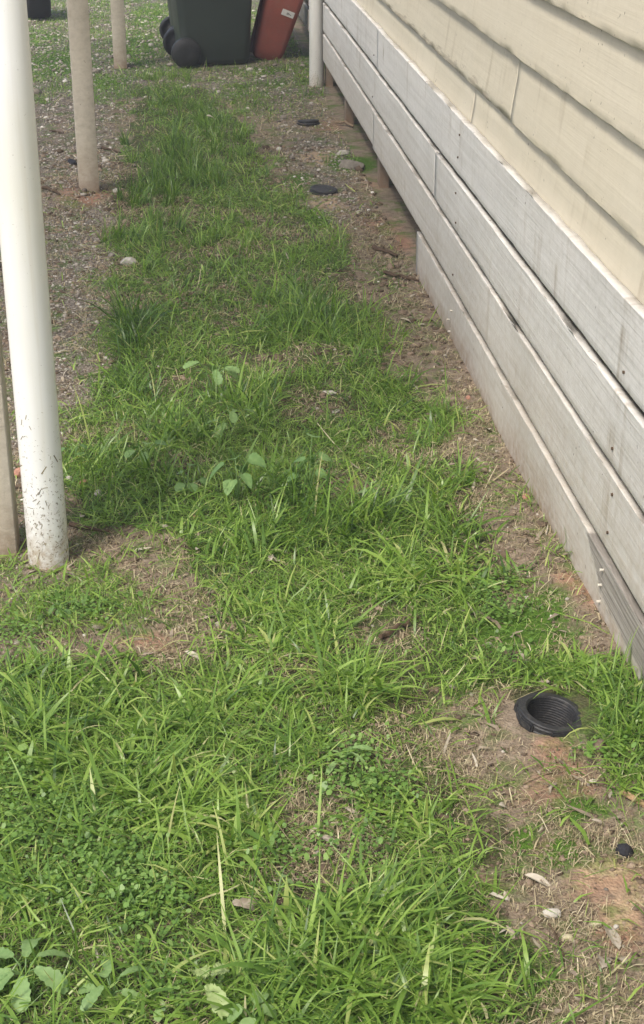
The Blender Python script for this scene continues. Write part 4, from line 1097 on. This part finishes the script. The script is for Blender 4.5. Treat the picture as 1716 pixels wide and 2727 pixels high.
# small round leaved ground cover
x, y = scatter(1.48, 3.6, 60000)
k = rng.random(len(x)) < blobs(x, y, CLOVER) * (0.3 + .9 * smooth(.3, .6, fbm(x, y, .08, 61)))
x, y = x[k], y[k]
n = len(x)
a = rng.uniform(0, 2 * np.pi, n)
r = rng.lognormal(math.log(.0029), .3, n)
tilt, tdir = np.clip(rng.normal(0, .45, n), -1.0, 1.0), rng.uniform(0, 2 * np.pi, n)
h = ground_z(x, y) + rng.uniform(.006, .032, n)
ang = np.linspace(0, 2 * np.pi, 7)[:-1]
V = np.zeros((n, 6, 3))
for i, t in enumerate(ang):
    u = np.cos(t) * r * 1.25
    v = np.sin(t) * r
    V[:, i, 0] = x + u * np.cos(a) - v * np.sin(a)
    V[:, i, 1] = y + u * np.sin(a) + v * np.cos(a)
    V[:, i, 2] = h + np.tan(tilt) * (u * np.cos(tdir) + v * np.sin(tdir))
F = np.arange(n * 6).reshape(n, 6)
tag(link('ground_cover', np_mesh('ground_cover', V.reshape(-1, 3), F, {'tone': np.repeat(np.clip(rng.normal(.5, .22, n), 0, 1), 6)}), M['cover']), 'small round leaved ground cover in the lower left', 'ground cover', None, 'stuff')

# dry clippings and straw over the bare soil
parts = []
for (y0, y1, dens, lm, wm) in ((1.48, 2.6, 46000, .013, .0013), (2.6, 4.2, 32000, .015, .0015), (4.2, 7.5, 11000, .02, .002), (7.5, 13, 3000, .03, .003)):
    x, y = scatter(y0, y1, dens)
    bare = np.clip(1.05 - lawn_mask(x, y) * 1.0, .12, 1)
    k = rng.random(len(x)) < bare * (.25 + smooth(.35, .65, fbm(x, y, .12, 71))) * (1 - .93 * np.minimum(1, 1.4 * blobs(x, y, PALE))) * (1 - .8 * blobs(x, y, MOSS)) * (1 - .45 * blobs(x, y, RED)) * (1 - .6 * (x < -.4))
    x, y = x[k], y[k]
    n = len(x)
    parts.append(blades(x, y, lm * rng.lognormal(-.1, .75, n), wm * rng.lognormal(-.05, .45, n), rng.uniform(0, 2 * np.pi, n), np.abs(rng.normal(1.45, .2, n)), rng.normal(.1, .3, n), np.clip(rng.beta(2, 2.4, n), 0, 1), 2, tip=.4))
V, F, T = join(parts)
tag(link('dry_clippings', np_mesh('dry_clippings', V, F, {'tone': T}), M['straw']), 'dry straw clippings scattered over the bare soil', 'clippings', None, 'stuff')

# scraps of leaf litter along the wall and on the bare patches
parts = []
for (y0, y1, dens) in ((1.48, 4.2, 260), (4.2, 7.5, 200), (7.5, 12, 60)):
    x, y = scatter(y0, y1, dens)
    bare = 1 - in_poly(x, y, LAWN) * .8
    k = rng.random(len(x)) < bare * (.3 + .7 * (x > .3)) * (1 - .8 * blobs(x, y, PALE))
    x, y = x[k], y[k]
    n = len(x)
    parts.append(blades(x, y, .024 * rng.lognormal(0, .4, n), .0075 * rng.lognormal(0, .3, n), rng.uniform(0, 2 * np.pi, n), np.abs(rng.normal(1.4, .15, n)), rng.normal(.1, .5, n), np.clip(rng.beta(1.6, 1.6, n), 0, 1), 4, tip=.1))
V, F, T = join(parts)
tag(link('leaf_litter', np_mesh('leaf_litter', V, F, {'tone': T}), M['dead']), 'scraps of grey dry leaf litter on the soil', 'leaf litter', None, 'stuff')

# green clippings stuck on the foot of the near downpipe
n = 150
zz = np.abs(rng.normal(0, .16, n)) + .01
th = rng.uniform(R(200), R(350), n)
ln, ro = rng.lognormal(math.log(.006), .5, n), rng.normal(.9, .9, n)
V = np.zeros((n, 4, 3))
rad = .0481
for i, (u, v) in enumerate(((-1, -.12), (1, -.12), (1, .12), (-1, .12))):
    du = (u * np.cos(ro) - v * np.sin(ro)) * ln / 2
    dv = (u * np.sin(ro) + v * np.cos(ro)) * ln / 2
    V[:, i] = np.stack([np.cos(th + du / rad) * rad, np.sin(th + du / rad) * rad, zz + dv], 1)
cl = link('grass_clippings', np_mesh('grass_clippings', V.reshape(-1, 3), np.arange(n * 4).reshape(n, 4), {'tone': np.repeat(rng.uniform(0, .35, n), 4)}), M['straw'], pipe)
cl['kind'] = 'stuff'

# pebbles
bm = bmesh.new()
bmesh.ops.create_icosphere(bm, subdivisions=1, radius=1)
iv = np.array([v.co[:] for v in bm.verts])
bm.verts.index_update()
iF = np.array([[v.index for v in f.verts] for f in bm.faces])
bm.free()
xs, ys, rs_ = [], [], []
for (y0, y1, dens, r0) in ((1.48, 4.5, 2600, .0030), (4.5, 7.5, 3400, .0038), (7.5, 10.5, 2000, .0052), (10.5, 15.2, 900, .0072)):
    x, y = scatter(y0, y1, dens)
    g = blobs(x, y, GRAVEL)
    g = np.maximum(g, .85 * (x < -.42) * (y > 3.4))
    g = np.maximum(g, .3 * (y > 9.3))
    g = np.maximum(g * (1 - .85 * in_poly(x, y, LAWN)), .04)
    k = rng.random(len(x)) < g
    xs.append(x[k])
    ys.append(y[k])
    rs_.append(r0 * rng.lognormal(0, .42, k.sum()))
x, y, r = np.concatenate(xs), np.concatenate(ys), np.concatenate(rs_)
n = len(x)
a = rng.uniform(0, 2 * np.pi, n)
sx, sy, sz = rng.uniform(.8, 1.5, n), rng.uniform(.7, 1.1, n), rng.uniform(.4, .8, n)
P = iv[None] * (1 + rng.normal(0, .13, (n, len(iv), 1)))
u, v = P[..., 0] * sx[:, None], P[..., 1] * sy[:, None]
V = np.stack([x[:, None] + (u * np.cos(a)[:, None] - v * np.sin(a)[:, None]) * r[:, None],
              y[:, None] + (u * np.sin(a)[:, None] + v * np.cos(a)[:, None]) * r[:, None],
              ground_z(x, y)[:, None] + (P[..., 2] * sz[:, None] + .25) * r[:, None]], -1)
F = (iF[None] + (np.arange(n) * len(iv))[:, None, None]).reshape(-1, 3)
tag(link('gravel', np_mesh('gravel', V.reshape(-1, 3), F, {'tone': np.repeat(np.clip(rng.beta(1.8, 2.0, n), 0, 1), len(iv))}, False), M['pebble']), 'loose tan and grey gravel around the grass', 'gravel', None, 'stuff')
# crumbs and clods of soil on the bare patches
xs, ys, rs_ = [], [], []
for (y0, y1, dens, r0) in ((1.48, 2.8, 9000, .0024), (2.8, 4.5, 5500, .003), (4.5, 8.0, 2200, .0045)):
    x, y = scatter(y0, y1, dens)
    k = rng.random(len(x)) < (1 - lawn_mask(x, y)) ** 2 * (1 - .8 * blobs(x, y, PALE)) * (1 - .8 * blobs(x, y, MOSS)) * (.3 + .9 * smooth(.4, .6, fbm(x, y, .1, 91)))
    xs.append(x[k])
    ys.append(y[k])
    rs_.append(r0 * rng.lognormal(0, .5, k.sum()))
x, y, r = np.concatenate(xs), np.concatenate(ys), np.concatenate(rs_)
m = len(x)
P = iv[None] * (1 + rng.normal(0, .25, (m, len(iv), 1)))
V = np.stack([x[:, None] + P[..., 0] * r[:, None] * 1.2, y[:, None] + P[..., 1] * r[:, None], ground_z(x, y)[:, None] + (P[..., 2] * .7 + .15) * r[:, None]], -1)
F = (iF[None] + (np.arange(m) * len(iv))[:, None, None]).reshape(-1, 3)
tag(link('soil_crumbs', np_mesh('soil_crumbs', V.reshape(-1, 3), F, {'tone': np.repeat(rng.random(m), len(iv))}), M['crumb']), 'crumbs of brown soil on the bare patches', 'soil', None, 'stuff')

# added thin volume, stands in for the lens veil over the far end
hz_t = NT('veil_volume')
pv = hz_t.n('VolumePrincipled')
pv.inputs['Color'].default_value = (.92, .95, 1.0, 1)
pv.inputs['Density'].default_value = 0.007
pv.inputs['Anisotropy'].default_value = 0.2
hz_t.l(pv.outputs[0], hz_t.out.inputs['Volume'])
tag(link('veil_haze', box_mesh('veil_haze', (-330, -330, -1.2), (330, 330, 3.4)), hz_t.m), 'thin added volume imitating lens veil over the far yard', None, None, 'stuff')
print('turf quads', n_turf, 'long quads', n_long, 'pebbles', n)
